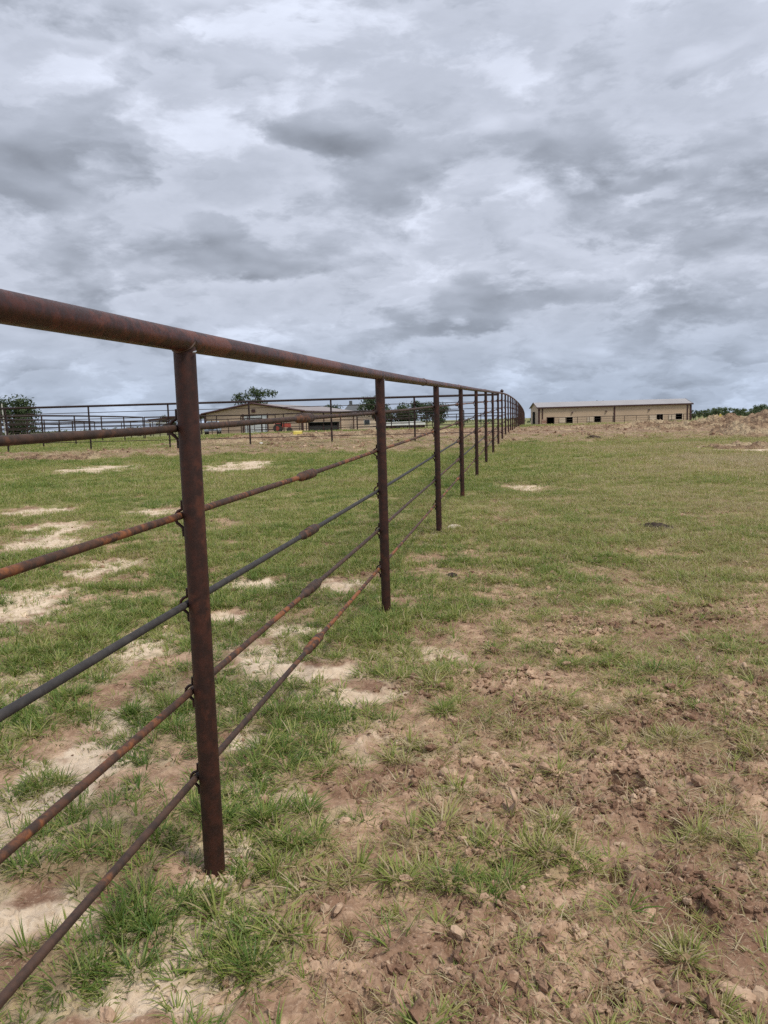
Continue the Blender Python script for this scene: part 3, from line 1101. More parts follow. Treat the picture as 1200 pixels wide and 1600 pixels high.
# sward between the tufts, from a few metres out
x, y = wedge(22000, 3.6, 14.0)
sand, churn, grass, band, right, near = masks(x, y)
tn = tint_at(x, y, right, near, churn)
emit(x, y, draw(grass ** 1.3 * sst(y, 3.4, 7.5) * 0.58), K_SW, 0.45, 0.9, tn + 0.07)
emit(x, y, draw(0.48 * sst(y, 4, 8) * (0.35 + 0.65 * right) * (1 - 0.5 * sand)), K_SW2, 0.5, 1.0, 0.70 + rng.normal(0, 0.14, len(x)))
x, y = wedge(34000, 13.0, 30.0)
sand, churn, grass, band, right, near = masks(x, y)
tn = tint_at(x, y, right, near, churn)
emit(x, y, draw(grass ** 1.2 * 0.62), K_SW, 0.7, 1.35, tn + 0.07)
emit(x, y, draw(0.46 * (0.3 + 0.7 * right) * (1 - band)), K_SW2, 0.8, 1.5, 0.68 + rng.normal(0, 0.13, len(x)))
emit(x, y, draw(0.30 * band), K_SW2, 0.7, 1.5, 0.86 + rng.normal(0, 0.12, len(x)))
x, y = wedge(16000, 26.0, 75.0)
sand, churn, grass, band, right, near = masks(x, y)
tn = tint_at(x, y, right, near, churn)
emit(x, y, draw(np.clip(grass, 0, 1) * 0.7 * (1 - band)), K_FAR, 0.7, 1.3, tn + 0.05)
emit(x, y, draw(0.10 * band), K_FAR, 0.4, 0.9, 0.84 + rng.normal(0, 0.12, len(x)))
x, y, kk, sc, ti = map(np.concatenate, (PX, PYY, KK, SC, TI))
z = ground_z(x, y)
scatter('grass', tufts, np.stack([x, y, z], 1), rng.uniform(0, 6.283, len(x)), sc, kk, ti,
        'tufts of short green and dry grass over the trampled pasture', 'grass', rng.normal(0, 0.10, (len(x), 2)))

clods = [clod_mesh('clod', s, M['clod'], f) for s, f in ((1, .75), (2, .55), (3, .45), (4, .8))] + \
    [flake_mesh('flake', s, M['clod']) for s in range(40, 47)]
x1, y1 = wedge(330000, 1.1, 11.0)
sand, churn, grass, band, right, near = masks(x1, y1)
u = rng.uniform(0, 1, len(x1))
pr = 0.80 * churn * (0.30 + 0.70 * right) * (1 - 0.5 * grass) + 0.08 * right * (1 - 0.6 * sst(y1, 6, 11)) + 0.012
k = u < pr * (0.4 + 0.6 * sst(fbm(x1, y1, 0.35, 3, 151), -0.2, 0.4))
x1, y1 = x1[k], y1[k]
s1 = np.minimum(0.0050 * np.exp(np.abs(rng.normal(0, 0.74, len(x1)))) * rng.uniform(0.7, 1.15, len(x1)), 0.027)
x2, y2 = wedge(70000, 20.5, 56.0)
sand, churn, grass, band, right, near = masks(x2, y2)
u = rng.uniform(0, 1, len(x2))
k = u < band * 0.35 * sst(fbm(x2, y2, 3.0, 3, 153), -0.15, 0.45)
x2, y2 = x2[k], y2[k]
s2 = np.minimum(0.024 * np.exp(np.abs(rng.normal(0, 0.7, len(x2)))), 0.085)
q = np.repeat(np.arange(0, 4), 30)
yp = np.array([2.209, 5.11, 8.13, 11.05])[q]
a_ = rng.uniform(0, 6.283, len(q))
d_ = 0.038 + np.abs(rng.normal(0, 0.03, len(q)))
x1, y1 = np.concatenate([x1, fence_x(yp) + d_ * np.cos(a_)]), np.concatenate([y1, yp + d_ * np.sin(a_)])
s1 = np.concatenate([s1, rng.uniform(.005, .013, len(q))])
x, y, s = np.concatenate([x1, x2]), np.concatenate([y1, y2]), np.concatenate([s1, s2])
scatter('dirt_clods', clods, np.stack([x, y, ground_z(x, y) + s * 0.15], 1), rng.uniform(0, 6.283, len(x)), s, rng.integers(0, 11, len(x)),
        np.zeros(len(x)), 'crumbled brown dirt clods over the trampled ground', 'dirt', rng.normal(0, 0.5, (len(x), 2)))

# ------------------------------------------------------------------ the long pipe fence
H = 1.60                       # rail axis over the ground
R_POST, R_RAIL, R_ROD = 0.0312, 0.0312, 0.0106
SPAN = 3.05
# walk along the line, one post every span, through the first visible post
ys = np.linspace(-8, 118, 6000)
arc = np.concatenate([[0], np.cumsum(np.hypot(np.diff(ys), np.diff(fence_x(ys))))])
s_first = np.interp(2.209, ys, arc)


def along(s):
    """fence line at arc length s measured from the first visible post"""
    y = np.interp(s_first + s, ys, arc * 0 + ys) if False else np.interp(s_first + s, arc, ys)
    x = float(fence_x(y))
    return np.array([x, float(y), float(base_z(np.array(x), np.array(float(y))))])


def fdir(s):
    d = along(s + 0.2) - along(s - 0.2)
    return d / np.linalg.norm(d)


S_POSTS = [SPAN * k for k in range(-2, 36)]
jit = {1: -0.10, 2: 0.03, 3: -0.03}
fence = thing('pipe_fence', along(0), 'long rusty pipe fence with five rod rails running beside the pasture over the rise', 'fence')

mb = MB()
mb.tube([(0, 0, -0.4), (0, 0, 0.4), (0, 0, 0.9), (0, 0, H)], R_POST, 28)
post_me = mb.mesh('post', M['post'], True)
mb = MB()
prof = []
n = 20
ringpts = []
for k in range(n + 1):
    a = k * 2 * math.pi / n
    c_, s_ = math.cos(a), math.sin(a)
    ringpts.append((R_POST * 1.03 * c_, R_POST * 1.03 * s_, H - math.sqrt(max(R_RAIL ** 2 - (R_POST * c_) ** 2, 0)) - 0.001))
mb.tube(ringpts, [0.0056 + 0.0016 * math.sin(5 * k) for k in range(n + 1)], 6, False)
weld_me = mb.mesh('weld_bead', M['weld'], True)
mb = MB()
off = R_POST + R_ROD + 0.001
cl = [(-(R_POST + .004), 0, .052), (-(R_POST + .005), 0, .026), (-(R_POST + .018), 0, .0195), (-(off + R_ROD + .004), 0, .010), (-(off + R_ROD + .006), 0, -.002),
      (-(off + R_ROD + .001), 0, -.014), (-(R_POST + .014), 0, -.021), (-(R_POST + .005), 0, -.030), (-(R_POST + .004), 0, -.054)]
mb.tube(cl, 0.0048, 8)
clip_me = mb.mesh('clip', M['post'], True)
FR = [0.150, 0.318, 0.485, 0.652, 0.815]
rod_z = [1.358, 1.100, 0.838, 0.573, 0.308]
post_s = {}
for k, s in enumerate(S_POSTS):
    s = s + jit.get(k - 2, random.uniform(-0.08, 0.08) if k > 5 else 0)
    post_s[k] = s
    p = along(s)
    th = math.atan2(fdir(s)[0], fdir(s)[1])
    rot = (random.uniform(-.004, .004), random.uniform(-.004, .004), -th)
    po = put('post', post_me, fence, p, rot)
    if k < 14:
        w = put('weld_bead', weld_me, po, p)
        w.parent = po
        w.location = (0, 0, 0)
    if k < 22:
        for zz in rod_z:
            c = put('clip', clip_me, po, p)
            c.location = (0, 0, zz + random.uniform(-.006, .006))
            c.scale = (1, 1, random.uniform(.85, 1.1))
# bright chips on the welds of the first posts
for k in (2, 3, 5):
    p = along(post_s[k])
    d = fdir(post_s[k])
    nrm = np.array([d[1], -d[0], 0])
    mb = MB()
    q = p + np.array([0, 0, H - R_RAIL - .002]) + nrm * (R_POST + .004) * .93 - d * (R_POST * .35)
    mb.tube([q + nrm * -.002 + d * -.008 + np.array([0, 0, -.001]), q, q + d * .010 + np.array([0, 0, .003])], [.002, .0036, .0018], 6)
    mb.build('weld_spot', M['silver'], fence, True)
# top rail in one welded run
ss = np.arange(S_POSTS[0], S_POSTS[-1] + 0.5, SPAN / 3)
mb = MB()
mb.tube([along(s) + np.array([0, 0, H]) for s in ss], R_RAIL, 28)
rail = mb.build('top_rail', M['rail'], fence, True)
for s in (5.1, 8.75, 15.0, 24.6):
    mb = MB()
    p, d = along(s) + np.array([0, 0, H]), fdir(s)
    u = np.array([d[1], -d[0], 0])
    w = np.cross(d, u)
    mb.tube([p + (R_RAIL + .001) * (u * math.cos(a) + w * math.sin(a)) for a in np.linspace(0, 2 * math.pi, 25)], 0.004, 6, False)
    mb.build('weld_seam', M['weld'], rail, True)
# rods in 7.62 m lengths, screwed together with couplings at the same stations
COUP = [(-.17, 1.0), (-.135, 1.35), (-.118, 1.85), (-.100, 2.0), (-.090, 1.75), (-.084, 1.5), (-.060, 1.5), (-.055, 1.95), (-.038, 2.08), (-.034, 1.82),
        (-.029, 2.08), (.056, 2.08), (.060, 1.85), (.065, 2.0), (.086, 2.0), (.094, 1.75), (.115, 1.4), (.14, 1.0)]
ROD_M = ['rod_brown', 'rod_orange', 'rod_grey', 'rod_orange', 'rod_brown']
joints = [1.33 - 7.62] + [1.33 + 7.62 * k for k in range(14)]
joints[0] = S_POSTS[0] - 0.2
for r_i in range(5):
    for j in range(len(joints) - 1):
        sa, sb = joints[j] + 0.0, joints[j + 1]
        if sa > S_POSTS[-1]:
            break
        sb = min(sb, S_POSTS[-1] + 0.1)
        mk = ROD_M[r_i] if j == 0 else ['rod_brown', 'rod_orange', 'rod_grey', 'rod_brown', 'rod_orange'][(r_i * 2 + j * 3) % 5]
        if j == 1:
            mk = ['rod_brown', 'rod_orange', 'rod_grey', 'rod_brown', 'rod_orange'][r_i]
        pts = []
        for s in np.linspace(sa, sb, 6):
            d = fdir(s)
            left = np.array([-d[1], d[0], 0])
            pts.append(along(s) + left * off + np.array([0, 0, rod_z[r_i] + random.uniform(-.004, .004) * (0 if s in (sa, sb) else 1)]))
        mb = MB()
        mb.tube(pts, R_ROD, 14)
        rod = mb.build('rod', M[mk], fence, True)
        if sb < 75:
            p, d = pts[-1], fdir(sb)
            mb = MB()
            mb.tube([p + d * a for a, q in COUP], [R_ROD * q for a, q in COUP], 16)
            mb.build('coupling', M['rod_orange' if (r_i in (1, 4) or j > 0) else 'rod_brown'], rod, True)
p = along(post_s[10])
mb = MB()
mb.tube([p + np.array([0, 0, H + R_RAIL - .004]), p + np.array([0, 0, H + .055]), p + np.array([0, 0, H + .09]), p + np.array([0, 0, H + .125])],
        [.035, .06, .055, .02], 10)
mb.build('rail_cap', M['post'], fence, True)


# ------------------------------------------------------------------ other pipe fences: cross fence and the pens behind it
def pen_fence(pts, label, h=1.5, rails=(0.17, 0.34, 0.51, 0.68, 0.84), r_top=0.032, r_post=0.03, r_rod=0.011, group=None, full=True, mat='far_pipe',
              span=3.0, skip_last=False):
    """pts: ground corners (x, y); posts every span along the run"""
    P = [np.array([px_, py_, gz(px_, py_, full)]) for px_, py_ in pts]
    root = thing('pipe_fence', P[0], label, 'fence', group)
    bm_post = MB().tube([(0, 0, -.3), (0, 0, h)], r_post, 8).mesh('post', M[mat], True)
    tops, posts = [], []
    for a, b_ in zip(P[:-1], P[1:]):
        L = np.linalg.norm((b_ - a)[:2])
        nn = max(1, round(L / span))
        for i in range(nn):
            posts.append(a + (b_ - a) * i / nn)
    if not skip_last:
        posts.append(P[-1])
    G = []
    for q in posts:
        q = np.array([q[0], q[1], gz(q[0], q[1], False)])
        G.append(q)
        put('post', bm_post, root, q)
    if skip_last:
        G.append(np.array([P[-1][0], P[-1][1], gz(P[-1][0], P[-1][1], False)]))
    mb = MB()
    mb.tube([g + np.array([0, 0, h]) for g in G], r_top, 8)
    mb.build('top_rail', M[mat], root, True)
    for f in rails:
        mb = MB()
        mb.tube([g + np.array([0.03, -0.045, h * (1 - f)]) for g in G], r_rod, 6)
        mb.build('rod', M[mat], root, True)
    return root, G


GP = 'pipe pens in front of the far barns'
yc = 26.2
xj = float(fence_x(yc)) - 0.1
cf, G = pen_fence([(-16.2, 27.4), (-10.3, 27.3), (xj, yc)], 'rusty pipe cross fence joining the long fence at a right angle', 1.56,
                  (0.145, 0.29, 0.45, 0.62, 0.80), 0.037, 0.031, 0.0125, full=False, skip_last=True)
for q, f in ((G[2] * .3 + G[1] * .7, 0.145), (G[4] * .5 + G[5] * .5, 0.29)):
    mb = MB()
    mb.tube([q + np.array([a, -.045, 1.56 * (1 - f)]) for a in (-.15, -.1, .1, .15)], [.013, .025, .025, .013], 8)
    mb.build('coupling', M['far_pipe'], cf, True)
pen_fence([(-19.5, 33.4), (-15.3, 34.9), (-15.4, 50.0)], 'pen fence running back from the cross fence, nearest of the left pens', 1.45, (.2, .4, .6, .8), .04, .036, .014, GP, False, span=3.6)
pen_fence([(-15.4, 50.3), (-8.5, 62)], 'pen fence angling from the left pens towards the lean-to', 1.45, (.2, .4, .6, .8), .04, .036, .014, GP, False, span=3.4)
pen_fence([(-18.5, 36.0), (-21.5, 58.0)], 'second pen fence in from the left, behind the nearest one', 1.4, (.2, .4, .6, .8), .04, .036, .014, GP, False, span=3.4)
pen_fence([(-34.0, 66.0), (-17.0, 68.0)], 'low far pen fence beside the round oak', 1.5, (.25, .5, .75), .045, .04, .018, GP, False, span=2.6)
pen_fence([(-42.0, 84.0), (-22.0, 86.0)], 'farthest pen fence on the left, before the open pasture', 1.6, (.25, .5, .75), .05, .045, .02, GP, False, span=3.2)
pen_fence([(-19.0, 79.0), (-12.2, 78.5)], 'short pen fence before the left half of the tan gabled barn', 1.55, (.3, .6, .85), .045, .04, .018, GP, False, span=1.9)
pen_fence([(-13.8, 76.0), (-7.0, 72.0), (2.5, 70.0)], 'pen fence before the white door and side wall of the tan barn', 1.75, (.22, .45, .7), .048, .045, .02, GP, False, span=2.6)
pen_fence([(-15.6, 95.0), (-10.0, 94.0)], 'low pen fence close before the white roll-up door', 1.1, (.35, .7), .045, .04, .02, GP, False, span=1.5)
pen_fence([(-2.0, 64.0), (6.4, 60.0)], 'pen fence between the dark trees and the long fence', 1.35, (.2, .4, .6, .8), .042, .04, .018, GP, False, span=2.8)
pen_fence([(0.5, 88.0), (13.5, 84.0)], 'far pen fence seen through the long fence rails', 1.5, (.25, .5, .75), .045, .04, .018, GP, False, span=2.9)


# ------------------------------------------------------------------ buildings
def wall_box(mb, a, b_, z0, z1, th, nrm):
    """upright slab from a to b (2d), thickness th behind the face along -nrm"""
    a, b_, nrm = np.array(a), np.array(b_), np.array(nrm)
    p = [np.array([*a, z0]), np.array([*b_, z0]), np.array([*(b_ - nrm * th), z0]), np.array([*(a - nrm * th), z0])]
    q = [v + np.array([0, 0, z1 - z0]) for v in p]
    mb.hexa(p + q)


# long barn on the right
Yb = 185.0
A0, A1 = at(841, 638, Yb), at(1080.5, 630.2, Yb)
z_eave = (A0[2] + A1[2]) / 2
zg = gz(55, Yb, False) - 0.1
XL, XR, DEP = A0[0], A1[0], 9.2
z_ridge = at(950, 626.6, Yb + DEP / 2)[2]
lb = thing('long_barn', (XL, Yb, zg), 'long low tan metal barn with maroon trim and square openings beyond the dirt heaps', 'barn')
M['tan_x'] = siding('tan_ribbed_wall', (.47, .345, .245), (1, 0, 0), 0.30)
M['tan_y'] = siding('tan_ribbed_end_wall', (.47, .345, .245), (0, 1, 0), 0.30)
M['roof_x'] = siding('pale_ribbed_roof', (.30, .285, .285), (1, 0, 0), 0.40, 0.45)
opens = []
for (x0, x1, y0, y1) in ((222, 260, 212, 254), (340, 378, 208, 246), (515, 552, 202, 240), (905, 942, 190, 226), (1024, 1062, 186, 222)):
    p0, p1 = at(800 + (x0 - 2) / 4, 600 + y1 / 4, Yb), at(800 + (x1 + 2) / 4, 600 + (y0 - 3) / 4, Yb)
    opens.append((p0[0], p1[0], max(p0[2], zg + 0.15), p1[2]))
mb = MB()
xs = XL
for (x0, x1, z0, z1) in opens:
    wall_box(mb, (xs, Yb), (x0, Yb), zg, z_eave, 0.15, (0, -1))
    wall_box(mb, (x0, Yb), (x1, Yb), z1, z_eave, 0.15, (0, -1))
    wall_box(mb, (x0, Yb), (x1, Yb), zg, z0, 0.15, (0, -1))
    xs = x1
wall_box(mb, (xs, Yb), (XR, Yb), zg, z_eave, 0.15, (0, -1))
lw = mb.build('wall', M['tan_x'], lb)
for xe, nm in ((XL, -1), (XR, 1)):
    mb = MB()
    xi = xe + (0.0 if nm < 0 else -0.15)
    poly = [(xi, Yb + .15, zg), (xi, Yb + DEP, zg), (xi, Yb + DEP, z_eave), (xi, Yb + DEP / 2, z_ridge - .05), (xi, Yb + .15, z_eave)]
    mb.prism(poly, (0.15, 0, 0))
    ew = mb.build('end_wall', M['tan_y'], lb)
    mb = MB()
    mb.box((xe + nm * .06, Yb + 5.2, zg + 1.6), (.1, 2.6, 3.2))
    mb.build('end_door', M['dark'], ew)  # slab in the same near black as the barn's painted inner shade
mb = MB()
wall_box(mb, (XL + .15, Yb + DEP), (XR - .15, Yb + DEP), zg, z_eave, 0.15, (0, 1))
mb.build('back_wall', M['tan_x'], lb)
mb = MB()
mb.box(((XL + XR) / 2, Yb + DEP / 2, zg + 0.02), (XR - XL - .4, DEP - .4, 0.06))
mb.build('floor', M['dark'], lb)  # indoor shade put into the floor colour
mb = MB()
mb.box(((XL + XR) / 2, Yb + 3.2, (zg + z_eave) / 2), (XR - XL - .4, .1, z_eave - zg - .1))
mb.build('partition', M['dark'], lb)  # near-black colour stands in for the shade behind the openings
mb = MB()
for s_ in (0, 1):
    ye = Yb - .25 if s_ == 0 else Yb + DEP + .25
    p = [np.array([XL - .3, ye, z_eave - .02]), np.array([XR + .3, ye, z_eave - .02]), np.array([XR + .3, Yb + DEP / 2, z_ridge]), np.array([XL - .3, Yb + DEP / 2, z_ridge])]
    mb.hexa([v for v in p] + [v + np.array([0, 0, .1]) for v in p])
lr = mb.build('roof', M['roof_x'], lb)
mb = MB()
mb.box(((XL + XR) / 2, Yb - .33, z_eave - .02), (XR - XL + .7, .16, .34))
mb.build('eave_trim', M['trim'], lr)
for xe in (XL - .31, XR + .31):
    mb = MB()
    for s_ in (0, 1):
        ye = Yb - .25 if s_ == 0 else Yb + DEP + .25
        mb.tube([(xe, ye, z_eave + .02), (xe, Yb + DEP / 2, z_ridge + .06)], .09, 4)
    mb.build('rake_trim', M['trim'], lr)
for xt, wd in ((XL + .16, .45), (XL + 1.0, .26), (at(960, 640, Yb)[0], .34), (XR - .16, .40), (XR - .95, .26)):
    mb = MB()
    mb.box((xt, Yb - .06, (zg + z_eave) / 2 - .1), (wd, .12, z_eave - zg - .25))
    mb.build('downpipe', M['trim'], lb)
for i, (x0, x1, z0, z1) in enumerate(opens):
    mb = MB()
    w = x1 - x0
    for (cx, cz, sx, sz) in (((x0 + x1) / 2, z1 + .05, w + .3, .1), (x0 - .06, (z0 + z1) / 2, .12, z1 - z0), (x1 + .06, (z0 + z1) / 2, .12, z1 - z0), ((x0 + x1) / 2, z0 - .05, w + .3, .1)):
        mb.box((cx, Yb - .03, cz), (sx, .06, sz))
    mb.build('window_frame', M['trim' if i == 0 else 'door_tan'], lb)
    dw, dh = (1.15 if i == 0 else 1.45), (1.1 if i == 0 else 1.25)
    zc_ = z1 - .12 - dh / 2 - (.30 if i == 0 else 0.05)
    mb = MB()
    mb.box((x0 - .2 - dw / 2, Yb - .10, zc_), (dw, .07, dh))
    d = mb.build('shutter', M['door_red' if i == 0 else 'door_tan'], lb)
    mb = MB()
    mb.box((x0 - .2 - dw / 2, Yb - .145, zc_ + dh * .36), (dw * .96, .02, .08))
    mb.box((x0 - .2 - dw / 2, Yb - .145, zc_ - dh * .36), (dw * .96, .02, .08))
    mb.build('brace', M['door_tan'], d)
for (px, py) in ((894, 644.5), (947, 642.5), (1014, 640)):
    p = at(px, py, Yb)
    mb = MB()
    mb.box((p[0], Yb - .14, p[2]), (.42, .26, .26), 0, (.7, .6))
    mb.build('wall_lamp', M['trim'], lb)
pen_fence([(40.5, 181.5), (73.5, 181.0)], 'low pipe rail along the front of the long barn', 1.55, (.35, .7), .06, .06, .03, 'paddock rails along the long barn', False, span=2.75)

# tan gabled barn on the left
gA, gB = np.array([-28.0, 122.5]), np.array([-12.05, 119.5])
fdv = (gB - gA) / np.linalg.norm(gB - gA)
bdv = np.array([-fdv[1], fdv[0]])
W_, LEN = np.linalg.norm(gB - gA), 44.0
zg2 = gz(-20, 121, False) - .1
ze2 = at(320, 647.3, 122.5)[2]
zr2 = at(398, 631.3, 121)[2]
tb = thing('gabled_barn', (*((gA + gB) / 2), zg2), 'wide tan gabled barn with white roll-up door and open lean-to', 'barn')
M['tan_g'] = siding('tan_ribbed_gable', (.47, .345, .250), (fdv[0], fdv[1], 0), 0.30)
M['tan_s'] = siding('tan_ribbed_side', (.47, .345, .250), (bdv[0], bdv[1], 0), 0.30)
M['roof_g'] = siding('brown_grey_ribbed_roof', (.24, .205, .19), (bdv[0], bdv[1], 0), 0.40, 0.5)


def P3(u, v, z):
    q = gA + fdv * u + bdv * v
    return np.array([q[0], q[1], z])


rx = W_ * 0.5
u0 = (at(380.5, 660, 121)[0] - gA[0]) / fdv[0]
u1 = (at(418, 660, 121)[0] - gA[0]) / fdv[0]
zd = at(400, 648, 121)[2]
mb = MB()
mb.prism([P3(0, 0, zg2), P3(u0, 0, zg2), P3(u0, 0, zd), P3(u1, 0, zd), P3(u1, 0, zg2), P3(W_, 0, zg2), P3(W_, 0, ze2), P3(rx, 0, zr2), P3(0, 0, ze2)], (*(bdv * .2), 0))
mb.build('gable_wall', M['tan_g'], tb)
dr = MB()
nsl = 9
door = None
for k in range(nsl):
    z0, z1 = zg2 + (zd - zg2) * k / nsl, zg2 + (zd - zg2) * (k + 1) / nsl - .03
    q = [P3(u0 + .02, .08, z0), P3(u1 - .02, .08, z0), P3(u1 - .02, .16, z0), P3(u0 + .02, .16, z0)]
    mb = MB().hexa(q + [v + np.array([0, 0, z1 - z0]) for v in q])
    if door is None:
        fr = MB()
        for uu in (u0 - .1, u1 + .1):
            q2 = [P3(uu - .1, -.06, zg2), P3(uu + .1, -.06, zg2), P3(uu + .1, -.005, zg2), P3(uu - .1, -.005, zg2)]
            fr.hexa(q2 + [v + np.array([0, 0, zd - zg2 + .15]) for v in q2])
        door = fr.build('door', M['trim'], tb)
    mb.build('door_panel', M['door_white'], door)
mb = MB()
mb.box(P3(rx + .1, -.1, zr2 - 1.05), (.62, .16, .5), math.atan2(fdv[1], fdv[0]), (.8, .8))
mb.build('gable_vent', M['trim'], tb)
for uu, sgn in ((0, 1), (W_, -1)):
    mb = MB()
    q = [P3(uu, .2, zg2), P3(uu + sgn * .2, .2, zg2), P3(uu + sgn * .2, LEN, zg2), P3(uu, LEN, zg2)]
    mb.hexa(q + [v + np.array([0, 0, ze2 - zg2]) for v in q])
    mb.build('side_wall', M['tan_s'], tb)
mb = MB()
mb.prism([P3(0, LEN, zg2), P3(W_, LEN, zg2), P3(W_, LEN, ze2), P3(rx, LEN, zr2), P3(0, LEN, ze2)], (*(bdv * .2), 0))
mb.build('gable_wall', M['tan_g'], tb)
mb = MB()
for uu, ui in ((-.35, rx), (W_ + .35, rx)):
    sl = (zr2 - ze2) / rx * .35
    q = [P3(uu, -.3, ze2 - sl + .03), P3(ui, -.3, zr2 + .03), P3(ui, LEN + .3, zr2 + .03), P3(uu, LEN + .3, ze2 - sl + .03)]
    mb.hexa(q + [v + np.array([0, 0, .12]) for v in q])
rf = mb.build('roof', M['roof_g'], tb)
mb = MB()
mb.tube([P3(-.35, -.36, ze2 + .02), P3(rx, -.36, zr2 + .12)], .15, 4)
mb.tube([P3(rx, -.36, zr2 + .12), P3(W_ + .35, -.36, ze2 + .02)], .15, 4)
mb.build('rake_trim', M['trim'], rf)
mb = MB()
mb.tube([P3(W_ + .42, -.3, ze2 - .02), P3(W_ + .42, LEN, ze2 - .02)], .14, 4)
mb.build('gutter', M['trim'], rf)
for uu, vv in ((.15, -.06), (W_ - .15, -.06)):
    mb = MB()
    mb.box(P3(uu, vv, (zg2 + ze2) / 2), (.34, .12, ze2 - zg2 - .1), math.atan2(fdv[1], fdv[0]))
    mb.build('corner_trim', M['trim'], tb)
for vv in (12, 24, 35):
    mb = MB()
    mb.box(P3(W_ + .08, vv, (zg2 + ze2) / 2), (.12, .3, ze2 - zg2 - .1), math.atan2(fdv[1], fdv[0]))
    mb.build('downpipe', M['trim'], tb)
# lean-to on its left
zl0, zl1 = ze2 - .15, at(233, 657.0, 123)[2]
q = [P3(-9.6, -.2, zl1), P3(-.4, -.2, zl0), P3(-.4, 16, zl0), P3(-9.6, 16, zl1)]
mb = MB().hexa(q + [v + np.array([0, 0, .2]) for v in q])
lt = mb.build('lean_to_roof', M['trim'], tb)
for uu in (-9.3, -6.4, -3.5, -.6):
    for vv in (0, 15.6):
        zt = zl1 + (zl0 - zl1) * (uu + 9.6) / 9.2
        mb = MB().tube([P3(uu, vv, zg2 - .2), P3(uu, vv, zt + .02)], .11, 8)
        mb.build('lean_to_post', M['far_pipe'], tb, True)
mb = MB()
mb.tube([P3(-3.4, -.05, zl0 - .9), P3(-.6, -.05, zl0 - .1)], .09, 6)
mb.build('lean_to_brace', M['far_pipe'], tb, True)
mb = MB()
mb.tube([P3(-9.9, -.3, zl1 - .35), P3(-6.4, -.3, zl1 - .50)], .10, 6)
mb.build('lean_to_beam', M['pale_pole'], tb, True)
# clutter in the lean-to: two round feeders and a pallet
for px_, py_, lbl in ((-33.5, 128.0, 'dark round hay feeder under the outer end of the lean-to'), (-30.6, 127.0, 'dark round hay feeder under the lean-to near the barn')):
    zf = gz(px_, py_, False)
    hf = thing('hay_feeder', (px_, py_, zf), lbl, 'feeder', 'hay feeders under the lean-to')
    for zz in (.1, .65, 1.2):
        MB().tube([(px_ + 1.1 * math.cos(a), py_ + 1.1 * math.sin(a), zf + zz) for a in np.linspace(0, 2 * math.pi, 17)], .05, 5, False).build('hoop', M['far_pipe'], hf, True)
    for a in np.linspace(0, 2 * math.pi, 11)[:-1]:
        MB().tube([(px_ + 1.1 * math.cos(a), py_ + 1.1 * math.sin(a), zf), (px_ + 1.1 * math.cos(a), py_ + 1.1 * math.sin(a), zf + 1.25)], .035, 5).build('bar', M['far_pipe'], hf)

# low dark shed standing against the barn's side wall
q0, q1 = at(482, 670, 104), at(529.5, 670, 104)
zs = gz(q0[0], 104, False)
sh = thing('loafing_shed', (q0[0], 104, zs), 'low dark open-fronted shed before the side wall of the tan barn', 'shed')
zt = at(500, 660.2, 104)[2]
ww = q1[0] - q0[0]
M['shed'] = siding('dark_grey_sheet', (.055, .055, .050), (1, 0, 0), .25)
MB().box((q0[0] + ww / 2, 105.8, (zs + zt) / 2), (ww, .1, zt - zs)).build('back_wall', M['shed'], sh)
for xx in (q0[0], q1[0]):
    MB().box((xx, 104.9, (zs + zt) / 2), (.08, 1.7, zt - zs)).build('side_wall', M['shed'], sh)
MB().box((q0[0] + ww / 2, 104.8, zt + .05), (ww + .4, 2.4, .1)).build('roof', M['shed'], sh)
for fq in (.02, .5, .98):
    MB().box((q0[0] + ww * fq, 103.9, (zs + zt) / 2), (.12, .12, zt - zs)).build('post', M['trim'], sh)
MB().box((q0[0] + ww / 2, 104.0, zs + .45), (ww, .06, .5)).build('kickboard', M['shed'], sh)

# grey-roofed house behind
hp = at(553, 645, 175)
zh = gz(hp[0], 178, False)
hs = thing('house', (hp[0], 178, zh), 'house with steep grey hipped roof behind the tan barn', 'house')
zE, zR = at(553, 645.5, 175)[2], at(553, 631.5, 178)[2]
xl, xr = at(533, 645, 175)[0], at(590, 645, 175)[0]
M['shingle'] = plain('grey_shingle', (.105, .110, .112), (.080, .084, .088), 1.2, 0.8, spec=0.2)
M['roof_tile'] = M['shingle']
MB().box(((xl + xr) / 2, 180, (zh + zE) / 2), (xr - xl - .8, 8, zE - zh)).build('wall', M['door_tan'], hs)
rl, rh = at(544, 632, 178)[0], at(581, 632, 178)[0]
mb = MB()
mb.add([(xl, 175.5, zE), (xr, 175.5, zE), (xr, 184.5, zE), (xl, 184.5, zE), (rl, 180, zR), (rh, 180, zR)],
       [(0, 1, 5, 4), (1, 2, 5), (2, 3, 4, 5), (3, 0, 4), (3, 2, 1, 0)])
rfh = mb.build('roof', M['shingle'], hs)
cx_ = at(546, 632, 180)[0]
MB().box((cx_ + .3, 180.2, zR + .25), (.7, .7, 1.2)).build('chimney', M['shingle'], rfh)
for fq in (.3, .7):
    wx = xl + (xr - xl) * fq
    wfm = MB().box((wx, 175.97, zh + 1.7), (1.4, .06, 1.2)).build('window', M['white'], hs)
    MB().box((wx, 175.92, zh + 1.7), (1.2, .04, 1.0)).build('pane', M['glass'], wfm)


